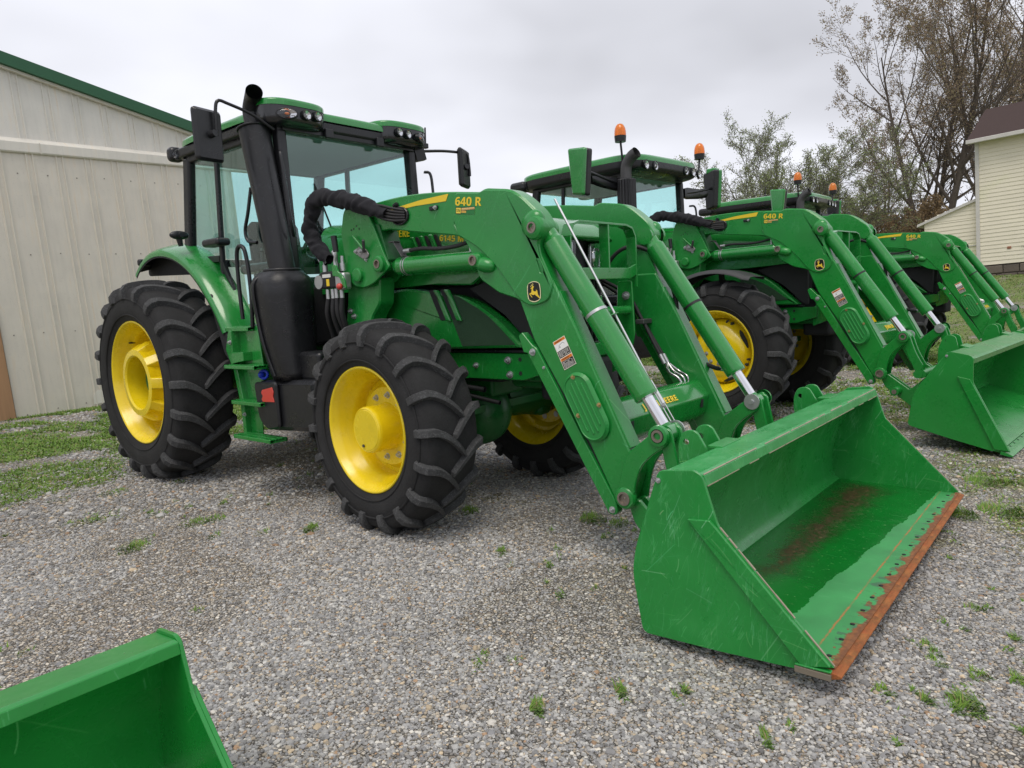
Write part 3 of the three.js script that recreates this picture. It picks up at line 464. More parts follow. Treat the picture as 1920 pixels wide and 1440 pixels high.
    // side panels with louvres
    const pnl = R ? [[2.05, 1.28], [2.2, 1.46, 0.1], [2.9, 1.46, 0.2], [3.25, 1.36, 0.3], [3.6, 1.06], [2.95, 1.055], [2.75, 1.30, 0.1], [2.5, 1.38, 0.1], [2.25, 1.25, 0.1]] : [[2.30, 1.16], [2.36, 1.40, 0.1], [2.60, 1.452, 0.2], [3.18, 1.372, 0.3], [3.44, 1.22, 0.2], [3.61, 1.07], [2.62, 1.052]];
    both(h, 'side_panel', [plate(pnl, 0.30, 0.405, 0.02, 0.012)], M.green);
    both(h, 'side_upper_panel', [plate(R ? [[1.8, 1.55], [1.8, 1.95], [2.6, 1.90], [3.5, 1.78], [3.6, 1.60], [3.2, 1.5], [2.4, 1.52]] : [[1.8, 1.50], [1.8, 1.86], [2.6, 1.84], [3.35, 1.76], [3.5, 1.60], [3.2, 1.44], [2.5, 1.48]], 0.30, 0.372, 0.02, 0.008)], M.green);
    both(h, 'side_mesh', [plate([[3.14, 1.42], [3.44, 1.5], [3.66, 1.5], [3.66, 1.05], [3.60, 1.08], [3.42, 1.25]], 0.29, 0.33, 0.02, 0.004)], M.blackSoft);
    if (!R) {
      for (const s of [0, 1, 2]) { const x = 2.735 + s * 0.085, g = plate([[x, 1.765, 0.02], [x + 0.03, 1.765, 0.03], [x + 0.075, 1.68], [x + 0.04, 1.68]], 0.370, 0.378, 0.01, 0.002); both(h, 'louvre', g, M.blackSoft); both(h, 'louvre_fin', plate([[x - 0.035, 1.767], [x - 0.002, 1.768], [x + 0.038, 1.68], [x + 0.005, 1.68]], 0.372, 0.392, 0.01, 0.006), M.green); }
      for (const [x, w, f] of [[2.866, 0.060, 0.040], [2.968, 0.048, 0.042]]) { both(h, 'louvre', plate([[x, 1.425], [x + w, 1.425], [x + w + 0.092, 1.235], [x + 0.092, 1.235]], 0.400, 0.409, 0.008, 0.002), M.blackSoft); both(h, 'louvre_fin', plate([[x + w, 1.425], [x + w + f, 1.420], [x + w + f + 0.094, 1.228], [x + w + 0.094, 1.232]], 0.404, 0.428, 0.008, 0.007), M.green); }
      both(h, 'engine_screen', plate([[2.985, 1.40], [3.10, 1.385, 0.05], [3.34, 1.27, 0.1], [3.555, 1.085], [3.13, 1.075]], 0.40, 0.4085, 0.01, 0.002), M.screen);
      if (near) { const t = textGeo('6145 M', 0.036, 0.002, 1.25); t.rotateZ(-0.12); t.translate(2.955, 1.722, 0.3725); mesh('model_lettering', t, M.decalYellow, h); const t2 = textGeo('DEERE', 0.045, 0.002, 1); t2.rotateZ(-0.06); t2.translate(2.50, 1.785, 0.3725); mesh('lettering', t2, M.decalYellow, h); mesh('yellow_stripe', plate([[2.70, 1.805], [2.71, 1.825], [2.80, 1.806]], 0.372, 0.374, 0.002, 0), M.decalYellow, h); }
    } else {
      both(h, 'yellow_stripe', plate([[1.9, 1.80], [1.9, 1.86], [2.6, 1.82], [3.15, 1.73], [2.6, 1.775]], 0.372, 0.3745, 0.003, 0), M.decalYellow);
      both(h, 'side_vent', plate([[2.55, 1.72], [2.95, 1.70], [3.0, 1.62], [2.6, 1.62]], 0.372, 0.377, 0.02, 0.002), M.blackSoft);
      both(h, 'engine_screen', plate([[2.98, 1.36], [3.12, 1.34, 0.05], [3.3, 1.26, 0.1], [3.5, 1.11], [3.08, 1.09]], 0.405, 0.411, 0.01, 0.002), M.screen);
    }
  }
  // cab
  { const c = body('cab');
    const zp = 0.60, Atop = [1.66, 2.60], Abot = [1.70, 1.45];
    both(c, 'front_pillar', [bar(V(Abot[0], Abot[1], zp), V(Atop[0], Atop[1], zp), 0.075, 0.09, V(1, 0, 0), 0.025)], M.black);
    both(c, 'rear_pillar', [bar(V(0.22, 1.80, 0.62), V(0.37, 2.62, 0.62), 0.07, 0.11, V(1, 0, 0), 0.025)], M.black);
    both(c, 'door_pillar', [bar(V(0.74, 1.50, 0.625), V(0.80, 2.60, 0.615), 0.035, 0.045, V(1, 0, 0), 0.012)], M.black);
    both(c, 'roof_rail', [bar(V(0.36, 2.60, 0.615), V(1.70, 2.60, 0.60), 0.07, 0.07, V(0, 1, 0), 0.02)], M.black);
    mesh('front_rail', [bar(V(1.68, 2.615, -0.6), V(1.68, 2.615, 0.6), 0.07, 0.06)], M.black, c);
    mesh('rear_rail', [bar(V(0.36, 2.61, -0.6), V(0.36, 2.61, 0.6), 0.08, 0.07), bar(V(0.22, 1.78, -0.6), V(0.22, 1.78, 0.6), 0.06, 0.06)], M.black, c);
    both(c, 'sill', [bar(V(0.75, 1.22, 0.615), V(1.72, 1.18, 0.60), 0.06, 0.1, V(0, 1, 0), 0.02), bar(V(0.22, 1.80, 0.62), V(0.74, 1.78, 0.62), 0.05, 0.05), bar(V(0.74, 1.78, 0.62), V(1.02, 1.25, 0.62), 0.03, 0.04)], M.black);
    mesh('floor_pan', [box(0.2, 1.72, 1.08, 1.18, -0.58, 0.58, 0.02)], M.blackSoft, c);
    mesh('windscreen', plateX([[1.66, 2.585], [1.70, 1.40]], -0.565, 0.565), M.glass, c);
    mesh('rear_window', plateX([[0.37, 2.585], [0.24, 1.82]], -0.58, 0.58), M.glass, c);
    both(c, 'door_glass', [plate([[0.83, 2.57], [1.63, 2.57], [1.67, 1.25], [1.06, 1.25], [0.78, 1.72]], 0.603, 0.607, 0.02, 0.001)], M.glass);
    both(c, 'quarter_glass', [plate([[0.41, 2.57], [0.775, 2.57], [0.72, 1.83], [0.28, 1.83]], 0.617, 0.621, 0.02, 0.001)], M.glass);
    mesh('dashboard', [plate([[1.42, 1.15], [1.70, 1.15], [1.70, 1.62], [1.55, 1.66, 0.05], [1.36, 1.52, 0.03]], -0.26, 0.26, 0.03, 0.02)], M.black, c);
    mesh('firewall', [box(1.69, 1.73, 1.1, 1.50, -0.57, 0.57, 0.01)], M.blackSoft, c);
    { const w = new THREE.TorusGeometry(0.19, 0.016, 10, 40); w.rotateX(Math.PI / 2); w.rotateZ(0.62); w.translate(1.27, 1.86, 0); mesh('steering_wheel', [w, cyl(V(1.5, 1.55, 0), V(1.27, 1.86, 0), 0.03, 0.022), cyl(V(1.27, 1.86, -0.18), V(1.27, 1.86, 0.18), 0.012)], M.black, c); }
    mesh('seat', [plate([[0.62, 1.50], [0.98, 1.50], [1.02, 1.58], [0.95, 1.62], [0.60, 1.60]], -0.25, 0.25, 0.03, 0.03), plate([[0.50, 1.56], [0.62, 1.56], [0.55, 2.12, 0.08], [0.44, 2.10, 0.08]], -0.24, 0.24, 0.04, 0.04), box(0.65, 0.92, 1.18, 1.5, -0.15, 0.15, 0.03)], M.fabric, c);
    mesh('armrest_console', [box(0.62, 1.1, 1.66, 1.74, 0.28, 0.42, 0.03), cyl(V(1.02, 1.72, 0.33), V(1.05, 1.84, 0.33), 0.012), new THREE.SphereGeometry(0.025, 10, 8).translate(1.05, 1.85, 0.33), cyl(V(0.92, 1.72, 0.38), V(0.94, 1.82, 0.38), 0.01), new THREE.SphereGeometry(0.022, 10, 8).translate(0.94, 1.83, 0.38)], M.black, c);
    mesh('wiper', [tube([[1.71, 1.46, 0.1], [1.695, 1.8, 0.28], [1.69, 1.98, 0.36]], 0.007, 6), bar(V(1.70, 1.75, 0.18), V(1.68, 2.25, 0.36), 0.012, 0.012)], M.black, c);
    // roof
    const dome = (x0, x1, hz, y0, y1, ex = 5) => { const rows = []; const n = 48; for (let i = 0; i <= 10; i++) { const q = Math.sin(i / 10 * Math.PI / 2), y = i === 0 ? y0 - 0.0 : y0 + (y1 - y0) * Math.sqrt(Math.max(0, 1 - Math.pow(1 - i / 10, 2))), s = 1 - 0.5 * Math.pow(i / 10, 2.6) - (i === 10 ? 0.5 : 0); const row = []; for (let k = 0; k < n; k++) { const t = k / n * Math.PI * 2, cx = Math.cos(t), sz = Math.sin(t); row.push([(x0 + x1) / 2 + (x1 - x0) / 2 * s * Math.sign(cx) * Math.pow(Math.abs(cx), 2 / ex), y, hz * s * Math.sign(sz) * Math.pow(Math.abs(sz), 2 / ex)]); } rows.push(row); } return loft(rows); };
    if (!R) {
      mesh('roof', [dome(0.16, 1.74, 0.70, 2.69, 2.77)], M.green, c);
      mesh('roof_underside', [box(0.18, 1.73, 2.615, 2.693, -0.685, 0.685, 0.02)], M.black, c);
      for (const s of [1, -1]) {
        const g = group('light_pod', c);
        const cap = dome(-0.38, 0.06, 0.255, 0, 0.055, 3); cap.rotateZ(-0.04); cap.translate(1.745, 2.735, s * 0.49); mesh('pod_cap', cap, M.green, g);
        const pod = dome(-0.34, 0.055, 0.25, 0, -0.145, 2.9); pod.translate(1.745, 2.745, s * 0.49); mesh('pod_shell', pod, M.blackGloss, g);
        lamp(g, 'work_lamp', 1.818, 2.688, s * 0.375, 0.030, s); lamp(g, 'work_lamp', 1.818, 2.684, s * 0.465, 0.030, s, false, 0.08); lamp(g, 'corner_lamp', 1.80, 2.676, s * 0.612, 0.052, s, true);
      }
      for (const s of [1, -1]) { const g = group('rear_lamp', c); mesh('lamp_housing', box(0.17, 0.27, 2.60, 2.72, s > 0 ? 0.60 : -0.72, s > 0 ? 0.72 : -0.60, 0.04), M.black, g); lamp(g, 'lens', 0.285, 2.655, s * 0.672, 0.040, s, false, 0.3); }
      mesh('antenna', [cyl(V(1.70, 2.66, -0.75), V(1.70, 2.80, -0.76), 0.009, 0.007), box(1.68, 1.72, 2.63, 2.67, -0.77, -0.70, 0.005)], M.black, c);
      mesh('roof_fittings', [box(1.72, 1.75, 2.57, 2.64, 0.20, 0.27, 0.01), box(1.72, 1.75, 2.57, 2.64, -0.27, -0.20, 0.01)], M.black, c);
      // mirrors
      const mir = (s, hx, hy, hz, name) => { const g = group(name, c);
        if (s > 0) { mesh('mirror_arm', [tube([[1.70, 2.58, 0.66], [1.68, 2.66, 0.80], [1.66, 2.71, 0.96], [1.65, 2.72, 1.02], [1.645, 2.66, 1.04], [1.64, 2.50, 1.045]], 0.011, 8, 40)], M.black, g); }
        else mesh('mirror_arm', [bar(V(1.68, 2.56, -0.64), V(1.71, 2.58, -0.72), 0.06, 0.1), tube([[1.71, 2.60, -0.70], [1.72, 2.63, -0.95], [1.72, 2.64, -1.18], [1.72, 2.62, -1.235], [1.72, 2.50, -1.25], [1.72, 2.45, -1.25]], 0.012, 8, 40)], M.black, g);
        const sh = rshape([[-0.105, -0.165, 0.03], [0.10, -0.165, 0.03], [0.105, 0.165, 0.03], [-0.105, 0.17, 0.03]], 0.03); const hd = ext(sh, -0.025, 0.025, 0.018); hd.rotateY(Math.PI / 2 + (s > 0 ? 0.15 : 0.42)); hd.translate(hx, hy, hz); mesh('mirror_head', hd, M.black, g);
        const ml = ext(rshape([[-0.07, -0.14], [0.07, -0.14], [0.078, 0.14], [-0.07, 0.145]], 0.02), -0.028, -0.026, 0); ml.rotateY(Math.PI / 2 + (s > 0 ? 0.15 : 0.42)); ml.translate(hx, hy, hz); mesh('mirror_glass', ml, M.mirrorGlass, g);
        mesh('mirror_pivot', [cyl(V(hx + 0.0, hy, hz), V(hx + 0.06, hy + 0.01, hz - s * 0.02), 0.026, 0.022)], M.black, g); };
      mir(1, 1.60, 2.50, 1.085, 'mirror'); mir(-1, 1.71, 2.51, -1.19, 'mirror');
      both(c, 'grab_rail', [tube(  [[1.30, 1.30, 0.80], [1.29, 1.55, 0.80], [1.30, 1.76, 0.80], [1.345, 1.82, 0.80], [1.41, 1.79, 0.80], [1.44, 1.65, 0.80], [1.445, 1.45, 0.80], [1.425, 1.24, 0.80]], 0.015, 8, 60)], M.black);
      both(c, 'door_grab_handle', [tube([[1.30, 2.25, 0.64], [1.26, 2.07, 0.66], [1.21, 1.95, 0.665], [1.24, 1.87, 0.665], [1.33, 1.85, 0.65]], 0.013, 8, 40)], M.black);
      both(c, 'front_grab_rail', [tube([[1.76, 2.42, 0.66], [1.80, 2.40, 0.69], [1.82, 2.25, 0.69], [1.84, 1.95, 0.68], [1.80, 1.85, 0.64]], 0.012, 8, 40)], M.black);
    } else {
      mesh('roof', [dome(0.08, 1.94, 0.74, 2.715, 2.815, 6)], M.green, c);
      mesh('roof_underside', [dome(0.06, 1.95, 0.745, 2.718, 2.585, 6)], M.black, c);
      for (const [z, y] of [[0.52, 2.665], [0.34, 2.668], [-0.30, 2.668], [-0.46, 2.665], [-0.60, 2.655]]) lamp(c, 'work_lamp', 1.952, y, z, 0.046, 1, false, 0);
      for (const s of [1, -1]) { const g = group('rear_lamp', c); mesh('lamp_housing', [box(0.0, 0.26, 2.60, 2.73, s > 0 ? 0.58 : -0.76, s > 0 ? 0.76 : -0.58, 0.05)], M.black, g); lamp(g, 'lens', 0.272, 2.668, s * 0.672, 0.05, s, false, 0.15); }
      for (const [s, x, y] of [[1, 1.78, 2.93], [-1, 1.86, 2.88]]) { const g = group('beacon', c), z = s * 0.76; mesh('beacon_stem', [cyl(V(x, 2.62, z - s * 0.04), V(x, y, z), 0.012), cyl(V(x, y - 0.02, z), V(x, y + 0.045, z), 0.060, 0.066)], M.black, g); const d = []; for (let i = 0; i <= 12; i++) { const t = i / 12; d.push([0.064 * Math.pow(Math.max(0, 1 - Math.pow(t, 2.8)), 0.5) + 0.0005, y + 0.045 + 0.135 * t]); } const lg = new THREE.LatheGeometry(d.map(q => new THREE.Vector2(q[0], q[1])), 24); lg.translate(x, 0, z); mesh('beacon_dome', lg, M.amber, g); mesh('beacon_lamp', [cyl(V(x, y + 0.045, z), V(x, y + 0.12, z), 0.022, 0.016)], M.orangeSpot, g); }
      mesh('antenna', [cyl(V(1.15, 2.80, 0.52), V(1.15, 2.98, 0.52), 0.006), new THREE.SphereGeometry(0.035, 12, 8).scale(1, 0.5, 1).translate(1.15, 2.83, 0.52)], M.black, c);
      for (const s of [1, -1]) { const g = group('mirror', c); mesh('mirror_arm', [tube([[1.70, 2.46, s * 0.64], [1.72, 2.50, s * 0.9], [1.70, 2.58, s * 1.35]], 0.018, 8, 24), loft([[0.05, 0.64], [0.06, 0.7], [0.045, 1.0], [0.02, 1.2]].map(([h, z]) => [[1.69, 2.44 - h + z * 0.02, s * z], [1.72, 2.44 + z * 0.05 - h, s * z], [1.72, 2.44 + h + z * 0.05, s * z], [1.69, 2.44 + h + z * 0.05, s * z]]))], M.black, g);
        const sh = rshape([[-0.08, -0.24, 0.03], [0.07, -0.26, 0.03], [0.12, 0.22, 0.03], [-0.12, 0.24, 0.03]], 0.03); const yaw = s > 0 ? 0.05 : Math.PI - 0.35; const hd = ext(sh, 0.0, 0.06, 0.02); hd.rotateY(yaw); hd.translate(1.70, 2.56, s * 1.38); mesh('mirror_shell', hd, M.green, g);
        if (s < 0) mesh('mirror_cap', box(1.63, 1.77, 2.76, 2.83, -1.42, -1.30, 0.02), M.green, g); const bk = ext(sh, -0.085, 0.004, 0.015); bk.rotateY(yaw); bk.translate(1.70, 2.56, s * 1.38); mesh('mirror_frame', bk, M.black, g); }
      both(c, 'front_grab_rail', [tube([[1.76, 2.30, 0.66], [1.82, 2.28, 0.70], [1.84, 2.1, 0.70], [1.85, 1.85, 0.68], [1.80, 1.78, 0.64]], 0.012, 8, 40)], M.black);
    }
    mesh('headliner', [box(0.36, 1.64, 2.575, 2.60, -0.56, 0.56, 0.01)], M.headliner, c);
  }
  // rear fenders
  { const fo = R ? 1.16 : 1.09, cy = o.rear.y - o.lift;
    for (const s of [1, -1]) { const f = group('rear_fender', T); f.position.y = o.lift;
      const secs = [], inn = []; const n = 26, t0 = 0.36, t1 = 2.02;
      for (let i = 0; i <= n; i++) { const t = lerp(t0, t1, i / n), r = fo + 0.0 + (t < 0.7 ? (0.7 - t) * 0.10 : 0), c = Math.cos(t), q = Math.sin(t), zs = [0.585, 0.66, 0.76, 0.80, 0.815, 0.812], rs = [0.055, 0.045, 0.016, -0.004, -0.03, -0.055]; const squash = i > n - 7 ? 1 - Math.pow((i - n + 7) / 7, 2) * 0.05 : 1;
        secs.push(zs.map((z, k) => [c * (r + rs[k]) * squash, cy + q * (r + rs[k]) * squash, s * z])); inn.push(zs.map((z, k) => [c * (r + rs[k] - 0.014) * squash, cy + q * (r + rs[k] - 0.014) * squash, s * (z - 0.004)])); }
      mesh('fender_skin', loft(secs, false), M.green, f); mesh('fender_liner', [loft(inn, false), plateWeb(inn, s, cy, fo)], M.blackSoft, f);
      if (!R) { // work light on the fender, and a small cover at the cab corner
        const g = group('fender_lamp', f); const h = new THREE.SphereGeometry(1, 20, 14); h.scale(0.03, 0.035, 0.078); h.translate(0.44, 1.985, s * 0.80); mesh('lamp_shell', [h, cyl(V(0.43, 1.90, s * 0.79), V(0.43, 1.975, s * 0.80), 0.018, 0.026), cyl(V(0.43, 1.975, s * 0.80), V(0.49, 1.985, s * 0.80), 0.024, 0.02)], M.black, g);
        mesh('corner_cover', [box(0.70, 0.95, 1.865, 1.925, s > 0 ? 0.64 : -0.76, s > 0 ? 0.76 : -0.64, 0.025)], M.black, f);
        mesh('tail_lamp', [box(-0.42, -0.36, 1.80, 1.86, s > 0 ? 0.68 : -0.80, s > 0 ? 0.80 : -0.68, 0.02)], M.black, f);
      }
      // liner leaf hanging inside the lower front
      mesh('mud_guard', [plate([[0.80, 1.52], [0.86, 1.50], [1.10, 1.10], [1.06, 0.98], [0.98, 1.04]], s > 0 ? 0.60 : -0.80, s > 0 ? 0.80 : -0.60, 0.02, 0.005)], M.blackSoft, f);
    } }
  // steps
  for (const s of near ? [1, -1] : [1]) { const st = group('step', T); st.position.y = o.lift;
    const S = g => s > 0 ? g : mirrorZ(g);
    mesh('step_back', S(boxUV(plate([[1.10, 1.25], [1.46, 1.25], [1.50, 0.92], [1.42, 0.66], [1.40, 0.44], [1.13, 0.44], [1.12, 0.66], [1.07, 0.90], [1.05, 1.08]], 0.775, 0.787, 0.02, 0.003))), M.green, st);
    mesh('step_side', S(mergeGeometries([plate([[1.16, 1.22], [1.20, 1.22], [1.20, 0.98], [1.16, 0.97], [1.10, 1.08]], 0.78, 0.85, 0.01, 0.003), plate([[1.15, 0.97], [1.19, 0.97], [1.25, 0.70], [1.25, 0.45], [1.21, 0.45], [1.20, 0.70]], 0.78, 0.83, 0.01, 0.003), plate([[1.20, 1.06], [1.36, 1.065], [1.36, 1.0], [1.20, 0.98]], 0.78, 0.86, 0.005, 0.003)].map(boxUV))), M.green, st);
    for (const [y, x0, x1, zz] of [[1.235, 1.10, 1.42, 0.84], [0.965, 1.14, 1.56, 0.90], [0.705, 1.20, 1.60, 0.90], [0.455, 1.22, 1.72, 0.92]]) {
      const bars = [box(x0, x1, y - 0.022, y + 0.008, zz - 0.03, zz, 0.006), box(x0, x1, y - 0.022, y + 0.004, 0.78, 0.796, 0.004), box(x0, x0 + 0.014, y - 0.022, y + 0.006, 0.78, zz, 0.004), box(x1 - 0.014, x1, y - 0.022, y + 0.006, 0.78, zz, 0.004)];
      for (let k = 1; k < 5; k++) { const z = 0.78 + (zz - 0.80) * k / 5; bars.push(box(x0, x1, y - 0.012, y + 0.003 + (k % 2) * 0.006, z, z + 0.022, 0.003)); }
      mesh('tread', S(mergeGeometries(bars.map(boxUV))), M.green, st);
    }
    if (s > 0) { bolt(st, 1.18, 1.135, 0.852, M.zinc, 1); bolt(st, 1.26, 0.60, 0.832, M.zinc, 0.9); }
  }
  // tank, aftertreatment and stack
  { const k = body('fuel_tank'); const S = g => g;
    mesh('tank_shell', [plate([[1.46, 0.855], [1.70, 0.865], [2.16, 0.88], [2.16, 0.56], [2.05, 0.53, 0.06], [1.56, 0.50, 0.10], [1.47, 0.62, 0.08]], 0.42, 0.83, 0.03, 0.03)], M.black, k);
    mesh('tank_shell_left', mirrorZ(plate([[1.2, 0.95], [2.16, 0.95], [2.16, 0.56], [2.05, 0.53, 0.06], [1.3, 0.50, 0.10]], 0.32, 0.80, 0.03, 0.03)), M.black, k);
    mesh('tank_end', [plate([[1.47, 0.85], [1.76, 0.862], [1.76, 0.54], [1.60, 0.51, 0.05], [1.50, 0.58, 0.06]], 0.83, 0.862, 0.03, 0.012)], M.black, k);
    mesh('red_marker', plate([[1.585, 0.80], [1.72, 0.825], [1.735, 0.79], [1.722, 0.76], [1.735, 0.72], [1.585, 0.715], [1.57, 0.735], [1.59, 0.757], [1.57, 0.78]], 0.862, 0.868, 0.006, 0.003), M.red, k);
    { const t = new THREE.TorusGeometry(0.028, 0.011, 8, 20); t.rotateY(0.6); t.translate(1.515, 0.90, 0.80); mesh('blue_filler_cap', [t, new THREE.SphereGeometry(0.026, 12, 10).scale(0.6, 1, 1).translate(1.50, 0.90, 0.81)], M.blue, k); }
    if (!R) {
      const e = body('exhaust'); const cx = 1.69, cz = 0.70, sq = (y, r, ex = 2.6, dx = 0, dz = 0) => { const p = []; for (let i = 0; i < 40; i++) { const t = i / 40 * Math.PI * 2, c = Math.cos(t), q = Math.sin(t); p.push([cx + dx + r * 1.02 * Math.sign(c) * Math.pow(Math.abs(c), 2 / ex), y, cz + dz + r * 0.93 * Math.sign(q) * Math.pow(Math.abs(q), 2 / ex)]); } return p; };
      mesh('canister_shroud', loft([sq(0.87, 0.001, 2.6, 0.07), sq(0.87, 0.145, 2.6, 0.07), sq(0.92, 0.155, 2.6, 0.06), sq(1.15, 0.185, 2.6, 0.02), sq(1.45, 0.205), sq(1.53, 0.205), sq(1.575, 0.185), sq(1.615, 0.145), sq(1.622, 0.12), sq(1.622, 0.001)].map(r => r.map(p => [p[0], p[1], p[2]]))), M.shroud, e);
      mesh('canister_rim', [new THREE.TorusGeometry(0.118, 0.012, 8, 36).rotateX(Math.PI / 2).translate(cx + 0.02, 1.625, cz)], M.shroud, e);
      mesh('shroud_strap', [tube([[cx - 0.02, 1.60, cz + 0.135], [cx - 0.035, 1.52, cz + 0.198], [cx - 0.03, 1.3, cz + 0.188], [cx, 1.1, cz + 0.174], [cx + 0.05, 0.90, cz + 0.145]], 0.011, 6, 40)], M.shroud, e);
      mesh('shroud_lower', [box(1.60, 2.12, 0.86, 1.06, 0.55, 0.74, 0.03)], M.shroud, e);
      const b0 = V(cx + 0.045, 1.60, cz + 0.01), b1 = V(cx - 0.125, 2.60, cz + 0.03), ax = b1.clone().sub(b0).normalize();
      mesh('stack_shield', [cyl(b0, b1, 0.088, 0.105, 40), new THREE.TorusGeometry(0.110, 0.008, 8, 40).rotateX(Math.PI / 2).applyQuaternion(new THREE.Quaternion().setFromUnitVectors(V(0, 1, 0), ax)).translate(b1.x, b1.y, b1.z)], M.shroud, e);
      const t0 = b1.clone().addScaledVector(ax, -0.05), pts = [t0, b1.clone().addScaledVector(ax, 0.08), b1.clone().addScaledVector(ax, 0.13).add(V(0.012, 0, 0.002)), b1.clone().add(V(0.045, 0.190, 0.015)), b1.clone().add(V(0.120, 0.212, 0.045))];
      mesh('stack_outlet', [new THREE.TubeGeometry(new THREE.CatmullRomCurve3(pts), 40, 0.056, 28, false), new THREE.TubeGeometry(new THREE.CatmullRomCurve3(pts), 40, 0.051, 28, false)], M.shroud, e);
    } else {
      const e = body('exhaust'), x = 1.80, z = 0.70; const fins = (t, i, r) => r + 0.006 * Math.cos(t * 18);
      const st = revolve([[0.10, 1.5], [0.10, 2.50], [0.085, 2.515], [0.07, 2.515]], 144, fins); st.rotateX(-Math.PI / 2); st.translate(x, 0, z); mesh('stack_shield', st, M.shroud, e);
      mesh('stack_outlet', [tube([[x, 2.4, z], [x, 2.60, z], [x + 0.02, 2.68, z], [x + 0.08, 2.745, z], [x + 0.15, 2.78, z]], 0.062, 24, 40), tube([[x, 2.4, z], [x, 2.60, z], [x + 0.02, 2.68, z], [x + 0.08, 2.745, z], [x + 0.15, 2.78, z]], 0.057, 24, 40)], M.darkSteel, e);
    } }
  if (R) for (const s of [1, -1]) { // mudguards over the front wheels
    const f = group('front_mudguard', T), r = o.front.R + 0.10, rows = []; for (let i = 0; i <= 20; i++) { const t = lerp(1.05, 2.75, i / 20), lip = i === 0 ? 0.02 : 0; rows.push([[0.62, -0.03], [0.63, 0], [0.86, 0.006], [0.93, 0], [0.935, -0.035]].map(([z, d]) => [o.front.x + Math.cos(t) * (r + d + lip), o.front.y + Math.sin(t) * (r + d + lip), s * z])); }
    mesh('mudguard_skin', loft(rows, false), M.greyPlastic, f); mesh('mudguard_bracket', [bar(V(o.front.x, o.front.y + 0.3, s * 0.62), V(o.front.x, o.front.y + r - 0.02, s * 0.72), 0.05, 0.04)], M.black, f);
  }

  // -------------------------------------------------------------- front loader
  const zo = 0.601, zi = 0.487, arm = o.armMat;
  for (const s of [1, -1]) {
    const A = ld('loader_arm'), S = g => s > 0 ? boxUV(g) : mirrorZ(boxUV(g));
    const upper = [[2.40, 1.93, 0.06], [2.661, 1.975], [2.856, 1.983, 0.2], [3.039, 1.978, 0.2], [3.266, 1.958, 0.2], [3.52, 1.922, 0.01], [3.548, 1.932, 0.012], [3.575, 1.934, 0.02], [3.735, 1.908, 0.06], [3.810, 1.863, 0.05], [3.905, 1.780, 0.03], [3.952, 1.705, 0.06], [3.938, 1.655, 0.02], [3.905, 1.62, 0.02], [3.915, 1.56, 0.02], [3.990, 1.400, 0.02], [3.955, 1.325, 0.05], [3.842, 1.296, 0.06], [3.734, 1.347], [3.619, 1.381], [3.484, 1.463, 0.03], [3.46, 1.535, 0.03], [3.43, 1.615, 0.05], [3.385, 1.683, 0.05], [3.333, 1.711, 0.05], [3.017, 1.759], [2.772, 1.801], [2.42, 1.80, 0.06]];
    mesh('upper_boom', S(plate(upper, zi + 0.012, zo, 0.01, 0.006)), arm, A);
    // knee cover plates, a little proud, with their pocket edges
    const knee = [[3.345, 1.712], [3.318, 1.80, 0.03], [3.322, 1.925, 0.03], [3.36, 1.938, 0.01], [3.515, 1.916, 0.02], [3.552, 1.928, 0.02], [3.733, 1.902, 0.06], [3.806, 1.860, 0.05], [3.900, 1.775, 0.03], [3.944, 1.705, 0.06], [3.930, 1.655, 0.02], [3.898, 1.62, 0.02], [3.908, 1.555, 0.02], [3.985, 1.405, 0.02], [3.955, 1.328, 0.05], [3.842, 1.300, 0.07], [3.760, 1.345, 0.05], [3.64, 1.50, 0.15], [3.50, 1.63, 0.15]];
    mesh('knee_plate', S(plate(knee, zo - 0.004, zo + 0.008, 0.01, 0.004, [slotPath(3.322 + 0.012, 1.776, 3.354, 1.742, 0.011), slotPath(3.902, 1.528, 3.918, 1.478, 0.011)])), arm, A);
    // lower boom: box with a folded front
    const low = [[3.728, 1.40], [3.80, 1.46], [3.960, 1.46], [4.005, 1.38], [4.110, 1.185], [4.396, 0.590], [4.43, 0.50, 0.03], [4.375, 0.325, 0.05], [4.305, 0.335, 0.02], [4.165, 0.606], [4.022, 0.838], [3.840, 1.125]];
    mesh('lower_boom', S(plate(low, zi, zo - 0.004, 0.01, 0.008)), arm, A);
    mesh('boom_front_strip', S(bar(V(4.012, 1.372, 0.544), V(4.394, 0.606, 0.544), 0.095, 0.012, V(0.9, 0.45, 0), 0.003)), arm, A);
    // capsule cover with ribs
    const ca = Math.atan2(0.652 - 0.93, 4.205 - 4.10), c0 = [4.118, 0.880], c1 = [4.205, 0.712];
    const cap = (r) => { const a2 = Math.atan2(c1[1] - c0[1], c1[0] - c0[0]), p = new THREE.Shape(); p.absarc(c0[0], c0[1], r, a2 + Math.PI / 2, a2 + Math.PI * 1.5, false); p.absarc(c1[0], c1[1], r, a2 - Math.PI / 2, a2 + Math.PI / 2, false); p.closePath(); return p; };
    const cv = group('access_cover', A);
    mesh('cover_plate', S(ext(cap(0.088), zo - 0.004, zo + 0.022, 0.012)), o.coverMat, cv);
    mesh('cover_rim', S((() => { const sh = cap(0.078); sh.holes.push(cap(0.070)); return ext(sh, zo + 0.018, zo + 0.027, 0.003); })()), o.coverMat, cv);
